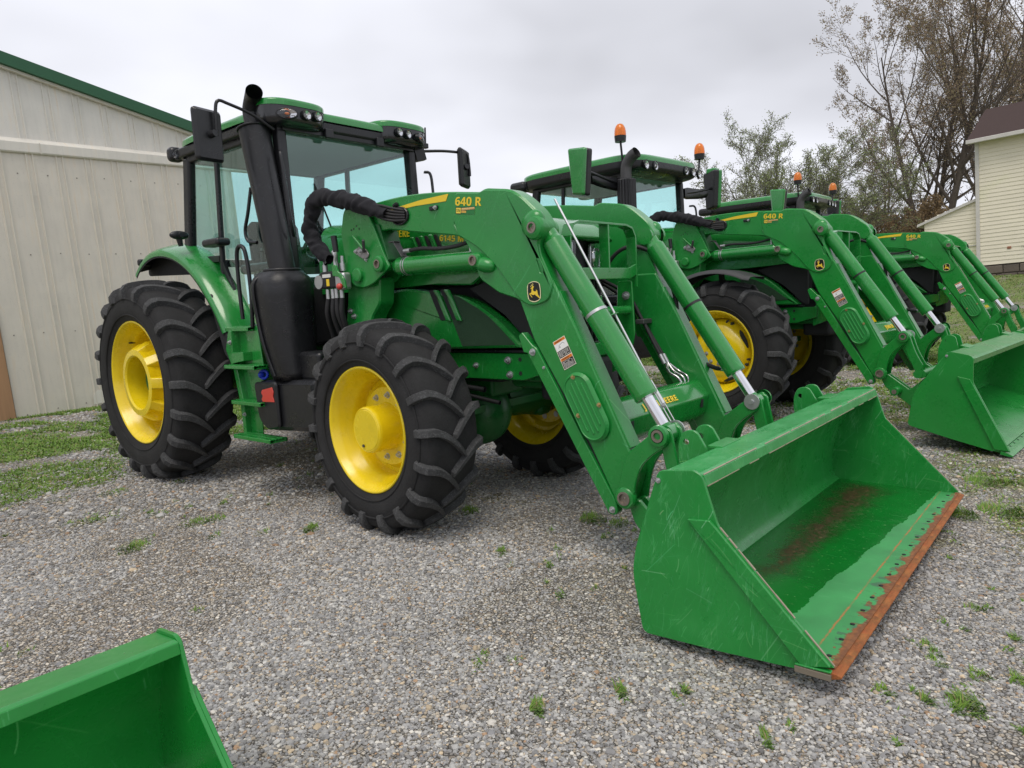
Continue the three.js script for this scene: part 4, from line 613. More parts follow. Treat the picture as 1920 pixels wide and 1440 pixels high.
    { const dx = c1[0] - c0[0], dy = c1[1] - c0[1], l = Math.hypot(dx, dy), ux = dx / l, uy = dy / l; for (const [q, e] of [[-0.042, 0.02], [-0.014, 0.045], [0.014, 0.045], [0.042, 0.02]]) { const a0 = V(c0[0] - ux * e - uy * q, c0[1] - uy * e + ux * q, zo + 0.022), a1 = V(c1[0] + ux * e - uy * q, c1[1] + uy * e + ux * q, zo + 0.022); mesh('cover_rib', S(bar(a0, a1, 0.012, 0.012, V(uy, -ux, 0), 0.005)), o.coverMat, cv); } }
    if (s > 0) { bolt(cv, 4.100, 0.945, zo + 0.022, M.brass, 0.7); bolt(cv, 4.122, 0.752, zo + 0.022, M.brass, 0.7); bolt(cv, 4.247, 0.813, zo + 0.022, M.brass, 0.7); }
    // parking stand bar behind the boom
    const sb = ld('parking_stand');
    mesh('stand_bar', S(plate([[3.745, 1.150], [3.770, 1.168], [3.835, 1.100], [3.862, 1.085, 0.02], [4.318, 0.322, 0.03], [4.320, 0.270, 0.03], [4.275, 0.262, 0.03], [3.800, 1.06], [3.775, 1.062]], zo - 0.045, zo + 0.005, 0.006, 0.003)), arm, sb);
    mesh('stand_rub_strip', S(bar(V(3.868, 1.065, zo - 0.03), V(4.325, 0.33, zo - 0.03), 0.03, 0.02, V(0.8, 0.5, 0), 0)), M.blackSoft, sb);
    if (s > 0) { bolt(sb, 3.838, 1.065, zo + 0.005, M.zinc, 1.1); bolt(sb, 4.292, 0.292, zo + 0.005, M.zinc, 1); bolt(sb, 3.905, 0.985, zo + 0.005, M.zinc, 0.5); }
    // pin bosses
    const boss = (x, y, r, h, rp = 0.028) => { const g = group('pin_boss', A); const dome = creaseRevolve([[r, 0], [r, h * 0.5], [r * 0.86, h * 0.85], [r * 0.55, h], [rp, h]], 32); dome.translate(x, y, zo + 0.002); mesh('boss', S(dome), arm, g); const pin = mergeGeometries([creaseRevolve([[rp, h - 0.006], [rp, h + 0.004], [rp * 0.72, h + 0.004], [rp * 0.66, h - 0.008], [rp * 0.2, h - 0.008], [0.001, h - 0.004]], 24)]); pin.translate(x, y, zo + 0.002); mesh('pin', S(pin), M.pin, g); };
    boss(3.900, 1.694, 0.062, 0.045); boss(3.488, 1.562, 0.042, 0.050); boss(4.374, 0.366, 0.056, 0.030, 0.034);
    { const nose = new THREE.SphereGeometry(1, 20, 14); nose.scale(0.072, 0.042, 0.045); nose.rotateZ(-0.25); nose.translate(3.535, 1.535, zo + 0.005); mesh('cylinder_ear', S(nose), arm, A); const n2 = new THREE.SphereGeometry(1, 20, 14); n2.scale(0.075, 0.06, 0.045); n2.rotateZ(0.7); n2.translate(3.875, 1.72, zo + 0.0); mesh('cylinder_ear', S(n2), arm, A); }
    // prints
    if (s > 0) {
      shapedDecal(A, 'stripe_print', M.decalYellow, [[0, 0.0], [0.2, 0.42], [0.62, 0.82], [0.99, 0.97], [1.0, 0.95], [0.965, 0.36], [0.55, 0.36], [0.2, 0.2]], zo + 0.001, 2.985, 1.92, 0.60, 0.062, -0.02, 0.001);
      const t = textGeo('640 R', 0.046, 0.0016, 1.22); t.rotateZ(-0.13); t.translate(3.338, 1.872, zo + 0.0085); mesh('model_lettering', t, M.decalYellow, A);
      decal(A, 'series_print', M.sn, 3.415, 1.838, zo + 0.0088, 0.145, 0.042, -0.13);
      shapedDecal(A, 'leaping_deer_badge', M.deer, [[0.06, 0.86, 0.1], [0.5, 0.985, 0.2], [0.93, 0.86, 0.1], [1.0, 0.5, 0.2], [0.93, 0.13, 0.1], [0.5, 0.01, 0.2], [0.06, 0.13, 0.1], [-0.005, 0.5, 0.2]], zo + 0.0085, 3.868, 1.376, 0.094, 0.115, 0.02, 0.02);
      decal(A, 'warning_sticker', M.warn, 4.035, 1.062, zo - 0.003 + 0.0008, 0.082, 0.155, 0.45);
      // side opening for the hoses
      mesh('hose_port', [(() => { const sh = new THREE.Shape(); sh.absellipse(2.875, 1.868, 0.078, 0.055, 0, Math.PI * 2); sh.holes.push((() => { const p = new THREE.Path(); p.absellipse(2.875, 1.868, 0.066, 0.044, 0, Math.PI * 2, true); return p; })()); return ext(sh, zo - 0.002, zo + 0.016, 0.004); })()], M.black, A);
      mesh('hose_port_inner', [(() => { const sh = new THREE.Shape(); sh.absellipse(2.875, 1.868, 0.068, 0.046, 0, Math.PI * 2); return ext(sh, zo, zo + 0.003, 0); })()], M.blackSoft, A);
      bolt(A, 2.845, 1.932, zo + 0.002, M.black, 1.2); mesh('cap_clip', box(3.13, 3.20, 1.868, 1.892, zo, zo + 0.012, 0.01), M.black, A); bolt(A, 3.185, 1.88, zo + 0.012, M.zinc, 0.7);
    }
    // mast
    const mt = ld('loader_mast');
    const mp = [[2.36, 1.955, 0.04], [2.42, 1.99, 0.05], [2.60, 1.93, 0.04], [2.625, 1.88], [2.745, 1.62], [2.772, 1.575, 0.02], [2.62, 1.49, 0.03], [2.52, 1.462, 0.06], [2.40, 1.48, 0.05], [2.352, 1.58], [2.318, 1.82]];
    mesh('mast_plate', S(plate(mp, zo + 0.012, zo + 0.030, 0.01, 0.004)), arm, mt);
    mesh('mast_inner_plate', S(plate(mp, zi - 0.03, zi - 0.012, 0.01, 0.004)), arm, mt);
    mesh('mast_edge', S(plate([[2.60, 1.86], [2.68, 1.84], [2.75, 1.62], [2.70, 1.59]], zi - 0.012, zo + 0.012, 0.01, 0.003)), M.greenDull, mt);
    mesh('mast_post', S(mergeGeometries([plate([[2.30, 1.56], [2.62, 1.52], [2.60, 1.36], [2.52, 1.28], [2.42, 1.05], [2.42, 0.72], [2.20, 0.72], [2.20, 1.10], [2.26, 1.34]], 0.46, 0.585, 0.02, 0.01), bar(V(2.3, 0.95, 0.30), V(2.3, 0.95, 0.50), 0.2, 0.34)].map(boxUV))), arm, mt);
    mesh('mast_boss', S((() => { const g = creaseRevolve([[0.045, 0], [0.045, 0.018], [0.036, 0.024], [0.001, 0.024]], 24); g.translate(2.472, 1.545, zo + 0.03); return g; })()), arm, mt);
    { const g = creaseRevolve([[0.052, 0], [0.050, 0.022], [0.040, 0.028], [0.026, 0.028]], 28); g.translate(2.69, 1.60, zo + 0.03); mesh('pin_boss', S(g), arm, mt); const q = creaseRevolve([[0.027, 0.02], [0.027, 0.032], [0.019, 0.032], [0.017, 0.018], [0.001, 0.018]], 20); q.translate(2.69, 1.60, zo + 0.03); mesh('pin', S(q), M.pin, mt); }
    if (s > 0) {
      const lk = group('lock_lever', mt); mesh('lever_plate', plate([[2.475, 1.70], [2.51, 1.725], [2.57, 1.70], [2.60, 1.665], [2.585, 1.645], [2.54, 1.64], [2.49, 1.665]], zo + 0.031, zo + 0.042, 0.012, 0.003), M.zincDull, lk); mesh('lever_handle', [bar(V(2.565, 1.68, zo + 0.05), V(2.598, 1.752, zo + 0.075), 0.018, 0.022)], M.darkSteel, lk); mesh('lever_rod', [cyl(V(2.47, 1.785, zo + 0.05), V(2.56, 1.70, zo + 0.05), 0.009)], arm, lk);
      bolt(mt, 2.475, 1.692, zo + 0.031, M.zinc, 1.1); bolt(mt, 2.525, 1.688, zo + 0.042, M.zinc, 0.9); bolt(mt, 2.56, 1.635, zo + 0.031, M.zinc, 0.7);
      for (const [x, y] of [[2.455, 1.835], [2.485, 1.85], [2.51, 1.83], [2.43, 1.83]]) mesh('mast_hole', cyl(V(x, y, zo + 0.029), V(x, y, zo + 0.0315), 0.006, 0.006, 10), M.blackSoft, mt);
      bolt(mt, 2.30, 1.32, 0.585, M.zinc, 1.1); bolt(mt, 2.335, 1.285, 0.585, M.zinc, 1.1);
    }
    // lift cylinder
    const lc = ld('lift_cylinder'), zc = 0.55;
    mesh('barrel', S(mergeGeometries([cyl(V(2.785, 1.578, zc), V(3.43, 1.565, zc), 0.056, 0.056, 28), cyl(V(2.76, 1.578, zc), V(2.79, 1.578, zc), 0.046, 0.058, 28), cyl(V(3.42, 1.565, zc), V(3.455, 1.564, zc), 0.060, 0.050, 28)].map(boxUV))), M.green, lc);
    mesh('rod_eye', S(mergeGeometries([cyl(V(2.69, 1.60, zc - 0.05), V(2.69, 1.60, zc + 0.05), 0.045), cyl(V(2.70, 1.592, zc), V(2.77, 1.58, zc), 0.032)].map(boxUV))), M.green, lc);
    for (const x of [2.842, 2.862]) mesh('hose_clamp', S(cyl(V(x, 1.577, zc), V(x + 0.008, 1.577, zc), 0.0585, 0.0585, 28)), M.zinc, lc);
    if (s > 0) { mesh('bracket', [bar(V(2.86, 1.63, zc + 0.03), V(2.79, 1.725, zc + 0.03), 0.05, 0.006), box(2.745, 2.80, 1.722, 1.73, zc + 0.005, zc + 0.055, 0.003)], M.darkSteel, lc); mesh('hose', [tube([[2.90, 1.665, zc + 0.02], [3.0, 1.668, zc + 0.02], [3.15, 1.655, zc + 0.02], [3.28, 1.658, zc + 0.01], [3.38, 1.675, zc]], 0.012)], M.hose, lc); mesh('hose_fitting', [cyl(V(2.85, 1.665, zc + 0.02), V(2.905, 1.666, zc + 0.02), 0.014), cyl(V(3.385, 1.62, zc), V(3.385, 1.69, zc), 0.011)], M.zinc, lc); }
    // bucket cylinder
    const bc = ld('bucket_cylinder'), zb = 0.525, q0 = V(3.895, 1.69, zb), q1 = V(4.447, 0.858, zb), q2 = V(4.505, 0.648, zb), dir = q1.clone().sub(q0).normalize(), link2 = V(4.535, 0.725, zb);
    const end = q0.clone().addScaledVector(dir, 1.02);
    mesh('barrel', S(mergeGeometries([cyl(q0.clone().addScaledVector(dir, 0.085), q1, 0.058, 0.058, 28), cyl(q0.clone().addScaledVector(dir, 0.06), q0.clone().addScaledVector(dir, 0.088), 0.045, 0.058, 28), cyl(q1, q1.clone().addScaledVector(dir, 0.014), 0.060, 0.056, 28)].map(boxUV))), o.cylMat, bc);
    mesh('cylinder_head', S(mergeGeometries([cyl(q0.clone().add(V(0, 0, -0.045)), q0.clone().add(V(0, 0, 0.045)), 0.052), cyl(q0, q0.clone().addScaledVector(dir, 0.08), 0.046)].map(boxUV))), o.cylMat, bc);
    const rodEnd = V(4.555, 0.695, zb);
    mesh('rod', S(cyl(q1, q1.clone().addScaledVector(dir, 0.185), 0.030, 0.030, 24)), M.chrome, bc);
    mesh('rod_eye', S(mergeGeometries([cyl(V(4.562, 0.682, zb - 0.035), V(4.562, 0.682, zb + 0.035), 0.044), cyl(q1.clone().addScaledVector(dir, 0.165), V(4.556, 0.692, zb), 0.034)].map(boxUV))), o.cylMat, bc);
    mesh('cylinder_strap', S(cyl(q0.clone().addScaledVector(dir, 0.52), q0.clone().addScaledVector(dir, 0.535), 0.0605, 0.0605, 28)), s > 0 && near ? M.zinc : M.hose, bc);
    // bellcrank link and dropper
    const lk2 = ld('bucket_link');
    const lk = [[4.355, 0.312, 0.04], [4.328, 0.35, 0.04], [4.352, 0.47, 0.06], [4.395, 0.585, 0.05], [4.44, 0.625, 0.03], [4.535, 0.70, 0.02], [4.575, 0.735, 0.04], [4.612, 0.69, 0.04], [4.60, 0.64, 0.04], [4.525, 0.592, 0.06], [4.468, 0.535, 0.06], [4.435, 0.45, 0.05], [4.418, 0.34, 0.04], [4.395, 0.312, 0.04]];
    for (const zz of [zo + 0.004, zi - 0.022]) mesh('link_plate', S(plate(lk, zz, zz + 0.018, 0.02, 0.004)), arm, lk2);
    { const g = creaseRevolve([[0.050, 0], [0.048, 0.02], [0.034, 0.024], [0.034, 0.016], [0.001, 0.018]], 28); g.translate(4.570, 0.690, zo + 0.022); mesh('link_pin', S(g), arm, lk2); const q = creaseRevolve([[0.031, 0.016], [0.029, 0.026], [0.018, 0.026], [0.016, 0.014], [0.001, 0.014]], 20); q.translate(4.570, 0.690, zo + 0.022); mesh('pin', S(q), M.pin, lk2);
      const w = cyl(V(4.570, 0.690, zi - 0.030), V(4.570, 0.690, zi - 0.022), 0.045, 0.045, 24); mesh('pin_washer', S(w), M.zinc, lk2); mesh('pin_bolt', S(cyl(V(4.570, 0.690, zi - 0.042), V(4.570, 0.690, zi - 0.03), 0.014, 0.014, 6)), M.zinc, lk2); }
    // tool carrier side
    const car = ld('tool_carrier');
    const cp = o.carrier === 'long' ? [[4.36, 0.335], [4.42, 0.36], [4.60, 0.22], [4.80, 0.40, 0.04], [4.86, 0.42, 0.03], [4.86, 0.30], [4.72, 0.04], [4.64, 0.05], [4.40, 0.24]] : [[4.36, 0.335, 0.02], [4.42, 0.36, 0.02], [4.58, 0.20, 0.03], [4.72, 0.34, 0.03], [4.78, 0.40, 0.03], [4.80, 0.22, 0.03], [4.775, 0.05, 0.03], [4.66, 0.06, 0.03], [4.40, 0.22, 0.04]];
    for (const zz of [zo - 0.045, zi + 0.005]) mesh('carrier_plate', S(plate(cp, zz, zz + 0.02, 0.02, 0.004)), arm, car);
    const dp = o.carrier === 'long' ? [[4.545, 0.72, 0.04], [4.61, 0.70, 0.03], [4.655, 0.55, 0.04], [4.72, 0.42, 0.03], [4.66, 0.36, 0.03], [4.60, 0.50, 0.05], [4.565, 0.62, 0.05]] : [[4.545, 0.72, 0.04], [4.612, 0.72, 0.04], [4.645, 0.56, 0.05], [4.70, 0.38, 0.04], [4.64, 0.33, 0.04], [4.585, 0.52, 0.05]];
    for (const zz of [zo - 0.022, zi - 0.002]) mesh('dropper', S(plate(dp, zz, zz + 0.018, 0.02, 0.004)), arm, car);
    { const g = cyl(V(4.675, 0.36, zi - 0.01), V(4.675, 0.36, zo + 0.01), 0.036); mesh('dropper_pin', S(g), arm, car); }
    if (o.carrier === 'long') { mesh('stub_pin', S(cyl(V(4.50, 0.21, zo - 0.03), V(4.50, 0.21, zo + 0.06), 0.042, 0.036)), arm, car); mesh('pin', S(cyl(V(4.50, 0.21, zo + 0.06), V(4.50, 0.21, zo + 0.066), 0.02)), M.pin, car); }
  }
  { const x = ld('carrier_tube'); mesh('cross_tube', [cyl(V(4.72, 0.12, -0.6), V(4.72, 0.12, 0.6), 0.05), cyl(V(4.70, 0.36, -0.6), V(4.70, 0.36, 0.6), 0.036)], arm, x); }
  // crossbeam between the arms
  { const cb = ld('crossbeam');
    const sec = [[4.13, 0.565, 0.02], [4.10, 0.70, 0.03], [4.155, 0.805, 0.03], [4.235, 0.80, 0.02], [4.300, 0.715, 0.015], [4.275, 0.60, 0.03], [4.20, 0.545, 0.03]];
    mesh('beam', plate(sec, -zi, zi, 0.02, 0.001), M.green, cb);
    if (near) { const t = textGeo('JOHN DEERE', 0.036, 0.002, 1.0); t.computeBoundingBox(); t.scale(0.37 / t.boundingBox.max.x, 1, 1); t.translate(-0.185, 0, 0); t.rotateX(-0.66); t.rotateY(Math.PI / 2); t.translate(4.290, 0.735, 0.075); mesh('lettering', t, M.decalYellow, cb); }
    else { const g = textGeo('JOHN DEERE', 0.040, 0.002, 1.0); g.computeBoundingBox(); g.translate(-g.boundingBox.max.x / 2, 0, 0); g.rotateX(-0.66); g.rotateY(Math.PI / 2); g.translate(4.292, 0.735, 0.0); mesh('lettering', g, M.decalYellow, cb); }
    for (const s of [1, -1]) mesh('drain_slot', bar(V(4.297, 0.70, s * 0.40), V(4.294, 0.65, s * 0.395), 0.03, 0.004, V(1, 0.3, 0), 0.002), M.blackSoft, cb);
    // steel pipes turning down into the beam
    for (const [dz, dx] of [[-0.36, 0], [-0.40, 0.012], [-0.44, 0.02]]) mesh('hydraulic_pipe', tube([[4.05 + dx, 0.905, -0.43], [4.10 + dx, 0.86, dz - 0.01], [4.16 + dx, 0.83, dz], [4.19, 0.79, dz]], 0.008, 8, 30), M.steel, cb);
    for (const dz of [-0.41, -0.45]) mesh('pipe_fitting', cyl(V(4.05, 0.905, dz), V(4.02, 0.96, dz), 0.013), M.zinc, cb);
    mesh('hydraulic_hose', [tube([[3.62, 1.42, -0.40], [3.78, 1.30, -0.44], [3.88, 1.17, -0.45], [3.97, 1.03, -0.45], [4.02, 0.95, -0.45]], 0.012, 8, 40), tube([[3.60, 1.46, -0.36], [3.80, 1.34, -0.40], [3.90, 1.18, -0.41], [3.98, 1.03, -0.41], [4.02, 0.96, -0.41]], 0.012, 8, 40)], M.hose, cb);
    mesh('hose_clip', [box(3.87, 3.93, 1.15, 1.18, -0.485, -0.38, 0.006)], M.darkSteel, cb);
  }
  // hose looping over the far cylinder
  { const g = ld('loader_hose'); mesh('hose', [tube([[3.60, 1.40, -0.44], [3.66, 1.55, -0.44], [3.775, 1.63, -0.46], [3.91, 1.60, -0.50], [4.015, 1.46, -0.52], [4.07, 1.30, -0.53], [4.09, 1.10, -0.53], [4.165, 0.94, -0.55], [4.29, 0.875, -0.56], [4.36, 0.865, -0.54]], 0.0135, 8, 90), tube([[3.53, 1.45, -0.40], [3.55, 1.30, -0.38], [3.62, 1.22, -0.38], [3.74, 1.19, -0.40]], 0.011, 8, 40)], M.hose, g); mesh('hose_fitting', [cyl(V(4.35, 0.866, -0.545), V(4.40, 0.862, -0.53), 0.014), cyl(V(4.395, 0.862, -0.53), V(4.41, 0.885, -0.525), 0.012)], M.zinc, g); }
  // grille guard
  { const g = body('grille_guard'), X = 3.88;
    const post = (z, top, bot, w) => box(X - 0.03, X + 0.03, bot, top, z - w, z + w, 0.008);
    mesh('guard_hoop', [loopBar([[0.33, 1.10], [0.33, 1.66], [0.30, 1.725], [0.24, 1.745], [-0.24, 1.745], [-0.31, 1.73], [-0.345, 1.68], [-0.35, 1.38]], X, 0.065, 0.012)], M.greenArmPlain, g);
    mesh('guard_post', [box(X - 0.032, X + 0.032, 1.47, 1.74, -0.052, -0.038, 0.003)], M.greenArmPlain, g);
    mesh('guard_bar', [box(X + 0.018, X + 0.03, 1.43, 1.495, -0.27, 0.30, 0.004), bar(V(X + 0.024, 1.463, -0.265), V(X + 0.024, 1.488, -0.355), 0.012, 0.065)], M.greenArmPlain, g);
    for (const s of [1, -1]) mesh('guard_plate', plate([[3.80, 1.42], [3.90, 1.42], [3.91, 1.10], [3.86, 0.9], [3.70, 0.84], [3.70, 1.0], [3.78, 1.12]], s > 0 ? 0.30 : -0.315, s > 0 ? 0.315 : -0.30, 0.02, 0.003), M.greenArmPlain, g);
    mesh('guard_tube', cyl(V(3.87, 1.245, -0.305), V(3.87, 1.245, 0.305), 0.026), M.greenArmPlain, g);
    mesh('guard_crossmember', [box(3.72, 3.80, 0.98, 1.06, -0.30, 0.30, 0.01)], M.green, g);
    bolt(g, 3.86, 1.33, -0.299, M.zinc, 1.5);
    mesh('front_support', [box(3.55, 3.82, 0.74, 0.97, -0.2, 0.2, 0.03)], M.blackSoft, g); }
  // bucket
  { const k = ld('bucket_mount'); T.remove(k); const B = makeBucket(T, o.worn); if (o.bucketRot) { const r = o.bucketRot * D2R, px = 5.50, py = 0.10; B.rotation.z = r; B.position.set(o.bucketAt[0] - (px * Math.cos(r) - py * Math.sin(r)), o.bucketAt[1] - (px * Math.sin(r) + py * Math.cos(r)), 0); } }
  // level indicator rod
  if (near) { const g = ld('level_indicator'); mesh('indicator_rod', [cyl(V(3.865, 1.855, 0.395), V(4.40, 0.905, 0.395), 0.0065, 0.0065, 10)], M.zincBright, g); mesh('indicator_slot', [bar(V(4.40, 0.91, 0.380), V(4.53, 0.70, 0.380), 0.006, 0.006), bar(V(4.40, 0.91, 0.415), V(4.53, 0.70, 0.415), 0.006, 0.006), bar(V(4.40, 0.91, 0.378), V(4.40, 0.91, 0.417), 0.006, 0.006), tube([[4.53, 0.70, 0.38], [4.545, 0.675, 0.39], [4.54, 0.68, 0.41], [4.53, 0.70, 0.415]], 0.004, 6), cyl(V(4.40, 0.905, 0.395), V(4.47, 0.80, 0.395), 0.011)], M.zincBright, g); bolt(g, 4.475, 0.79, 0.405, M.zinc, 0.8); mesh('indicator_bracket', [bar(V(4.21, 1.235, 0.47), V(4.225, 1.25, 0.39), 0.016, 0.005), bar(V(4.21, 1.235, 0.47), V(4.215, 1.19, 0.475), 0.016, 0.005)], M.green, g); }
  // valve, couplers, hose bundle
  if (near || R) { const v = ld('hydraulic_coupler'), z = 0.66;
    mesh('coupler_body', [box(2.13, 2.30, 1.475, 1.585, z - 0.05, z + 0.03, 0.015)], M.blackSoft, v);
    mesh('coupler_side', [cyl(V(2.12, 1.52, z - 0.05), V(2.12, 1.52, z + 0.035), 0.045), box(2.30, 2.40, 1.46, 1.57, z - 0.03, z + 0.04, 0.02)], M.zinc, v);
    mesh('coupler_cam', [plate([[2.30, 1.62], [2.34, 1.62], [2.36, 1.575], [2.42, 1.53, 0.03], [2.43, 1.46, 0.02], [2.40, 1.48, 0.02], [2.37, 1.54, 0.02], [2.30, 1.55]], z + 0.035, z + 0.05, 0.01, 0.003)], M.green, v);
    mesh('coupler_handle', [cyl(V(2.345, 1.70, z + 0.04), V(2.335, 1.80, z + 0.04), 0.018, 0.02)], M.black, v); mesh('handle_rod', [tube([[2.33, 1.60, z + 0.04], [2.325, 1.64, z + 0.04], [2.34, 1.68, z + 0.04], [2.345, 1.71, z + 0.04]], 0.010)], M.zinc, v);
    mesh('red_knob', new THREE.SphereGeometry(0.021, 16, 12).translate(2.375, 1.48, z + 0.055), M.red, v);
    mesh('type_label', box(2.165, 2.255, 1.545, 1.567, z + 0.030, z + 0.0325, 0), M.white, v); mesh('yellow_label', box(2.205, 2.235, 1.49, 1.535, z + 0.030, z + 0.0325, 0), M.decalYellow, v);
    for (const [x, y] of [[2.16, 1.60], [2.285, 1.605], [2.35, 1.60]]) mesh('fitting', [cyl(V(x, y - 0.02, z), V(x, y + 0.03, z), 0.018), cyl(V(x, y + 0.03, z), V(x, y + 0.075, z), 0.012)], M.zinc, v);
    mesh('fitting', [cyl(V(2.165, 1.67, z), V(2.10, 1.755, z - 0.01), 0.014), bar(V(2.09, 1.72, z + 0.02), V(2.13, 1.65, z + 0.02), 0.008, 0.008)], M.zinc, v); mesh('fitting', [cyl(V(2.285, 1.68, z), V(2.265, 1.71, z), 0.016)], M.zinc, v);
    for (const [x, dx] of [[2.17, -0.06], [2.225, -0.03], [2.265, 0], [2.32, -0.03]]) { mesh('fitting', cyl(V(x, 1.47, z), V(x, 1.405, z), 0.015), M.zinc, v); mesh('hose', tube([[x, 1.41, z], [x + dx * 0.4, 1.3, z], [x + dx, 1.15, z - 0.06], [x + dx * 1.5, 0.98, z - 0.12]], 0.018, 8, 30), M.hose, v); }
    // sleeve
    const sl = ld('hose_sleeve'), path = new THREE.CatmullRomCurve3([[2.80, 1.885, 0.640], [2.675, 1.935, 0.66], [2.56, 1.975, 0.665], [2.44, 2.012, 0.67], [2.32, 2.04, 0.675], [2.22, 2.055, 0.68], [2.13, 2.03, 0.68], [2.075, 1.95, 0.68], [2.06, 1.85, 0.68], [2.085, 1.77, 0.67], [2.155, 1.705, 0.665], [2.215, 1.66, 0.66]].map(q => V(...q))), n = 170, rows = [], fr = path.computeFrenetFrames(n);
    for (let i = 0; i <= n; i++) { const t = i / n, p = path.getPointAt(t), row = []; const base = lerp(0.036, 0.052, sstep(0.02, 0.2, t)) * (1 - 0.25 * sstep(0.85, 1, t)); for (let k = 0; k < 26; k++) { const a2 = k / 26 * Math.PI * 2, w = 0.98 + 0.55 * (fbm(t * 20, 5 + 2 * Math.cos(a2), 4, 91) - 0.5) + 0.22 * Math.sin(t * 70 + Math.sin(a2 * 2 + t * 30) * 2.2) * fbm(t * 12, 3 + Math.sin(a2), 2, 92); const d = fr.normals[i].clone().multiplyScalar(Math.cos(a2)).addScaledVector(fr.binormals[i], Math.sin(a2)).multiplyScalar(base * w); row.push([p.x + d.x, p.y + d.y, p.z + d.z]); } rows.push(row); }
    mesh('sleeve', loft(rows), M.fabric, sl);
    for (let k = 0; k < 5; k++) { const dy = (k - 2) * 0.018; mesh('hose', tube([[2.66, 1.935 + dy * 0.5, 0.67], [2.76, 1.905 + dy, 0.66], [2.84, 1.880 + dy, 0.635], [2.92, 1.868 + dy * 0.8, 0.606]], 0.009, 6, 20), M.hose, sl); }
  }
  return T;
}
function plateX(line, z0, z1) { // thin pane through two x,y points spanning z
  const [[x0, y0], [x1, y1]] = line; return bar(V(x0, y0, (z0 + z1) / 2), V(x1, y1, (z0 + z1) / 2), z1 - z0, 0.005, V(1, 0, 0), 0);
}
function plateWeb(inn, s, cy, fo) { // black end wall inside the fender, straight along its lower edge
  const p = []; for (let i = 0; i <= 12; i++) { const t = lerp(2.03, 1.15, i / 12), r = fo + 0.01; p.push([Math.cos(t) * r, cy + Math.sin(t) * r, 0.001]); } p.push([0.42, cy + 0.86, 0.03], [-0.50, cy + 0.90, 0.04]);
  const g = plate(p, 0.655, 0.675, 0.01, 0.003); return s > 0 ? g : mirrorZ(g);
}
function loopBar(pts, X, d, t) { // flat bar bent in the y-z plane
  const gs = []; for (let i = 0; i + 1 < pts.length; i++) { const a = V(X, pts[i][1], pts[i][0]), b = V(X, pts[i + 1][1], pts[i + 1][0]); gs.push(bar(a, b, d, t, V(0, 0, 1).cross(b.clone().sub(a)).lengthSq() < 1e-6 ? V(0, 1, 0) : V(1, 0, 0).cross(b.clone().sub(a)).normalize(), 0.002)); } return mergeGeometries(gs.map(boxUV));
}
function lamp(parent, name, x, y, z, r, s, oval = false, yaw = 0) {
  const g = group(name, parent), put = q => { q.rotateY(Math.PI / 2); if (oval) q.scale(1, 0.62, 1.25); q.rotateY(s > 0 ? -yaw - (oval ? 0.5 : 0.0) : yaw + (oval ? 0.5 : 0)); q.translate(x, y, z); return q; };
  const bowl = []; for (let i = 0; i <= 6; i++) { const t = i / 6; bowl.push([r * (1 - t * 0.98), -r * 0.45 * Math.sin(t * Math.PI / 2)]); }
  mesh('bezel', put(creaseRevolve([[r * 1.18, -0.02], [r * 1.18, 0.006], [r * 1.0, 0.008], [r * 0.98, -0.004]], 28)), M.black, g);
  mesh('reflector', put(revolve(bowl, 28)), M.chrome, g);
  mesh('bulb', put(new THREE.SphereGeometry(r * 0.28, 10, 8).translate(0, 0, -r * 0.2)), oval ? M.orangeSpot : M.white, g);
  const dome = []; for (let i = 0; i <= 6; i++) { const t = i / 6; dome.push([r * (1 - t) + 0.0004, 0.003 + r * 0.22 * Math.sin(t * Math.PI / 2)]); }
  mesh('lens', put(revolve(dome, 28)), M.lens, g);
  return g;
}
M.lampGrey = std({ color: lin(0.45, 0.46, 0.47), metalness: 0.8, roughness: 0.25 });
M.screen = std({ color: lin(0.026, 0.075, 0.034), roughness: 0.85, map: smudge, bumpMap: noiseTex(128, 0.02, (u, v) => { const k = (Math.sin(u * 50.27) * Math.sin(v * 50.27)) * 0.5 + 0.5; return [k, k, k]; }), bumpScale: 0.001 });
const scuffTex = (() => { const [q, x] = canvas(512, 512), R = rng(61); x.fillStyle = '#1b1c1f'; x.fillRect(0, 0, 512, 512);
  for (let i = 0; i < 260; i++) { const px = R() * 512, py = R() * 512, a = R() < 0.7 ? 0.35 + R() * 0.5 : R() * 3.14, L = 6 + R() * R() * 90; x.strokeStyle = `rgba(${150 + R() * 60},${150 + R() * 60},${155 + R() * 60},${0.05 + R() * R() * 0.35})`; x.lineWidth = 0.6 + R() * 1.6; x.beginPath(); x.moveTo(px, py); x.quadraticCurveTo(px + Math.cos(a) * L / 2, py + Math.sin(a) * L / 2 + 6, px + Math.cos(a) * L, py + Math.sin(a) * L); x.stroke(); }
  return canvasTex(q, true, 0.5); })();
M.shroud = std({ color: lin(1, 1, 1), roughness: 0.62, roughnessMap: roughTex, map: scuffTex, bumpMap: grit, bumpScale: 0.0004 });
M.brass = std({ color: lin(0.6, 0.48, 0.25), metalness: 0.9, roughness: 0.35 });
M.pin = std({ color: lin(0.30, 0.26, 0.22), metalness: 0.8, roughness: 0.45 });
M.zincDull = std({ color: lin(0.30, 0.29, 0.29), metalness: 0.6, roughness: 0.5 });
M.zincBright = std({ color: lin(0.72, 0.73, 0.74), metalness: 0.7, roughness: 0.35 });
M.greenArmPlain = M.green;
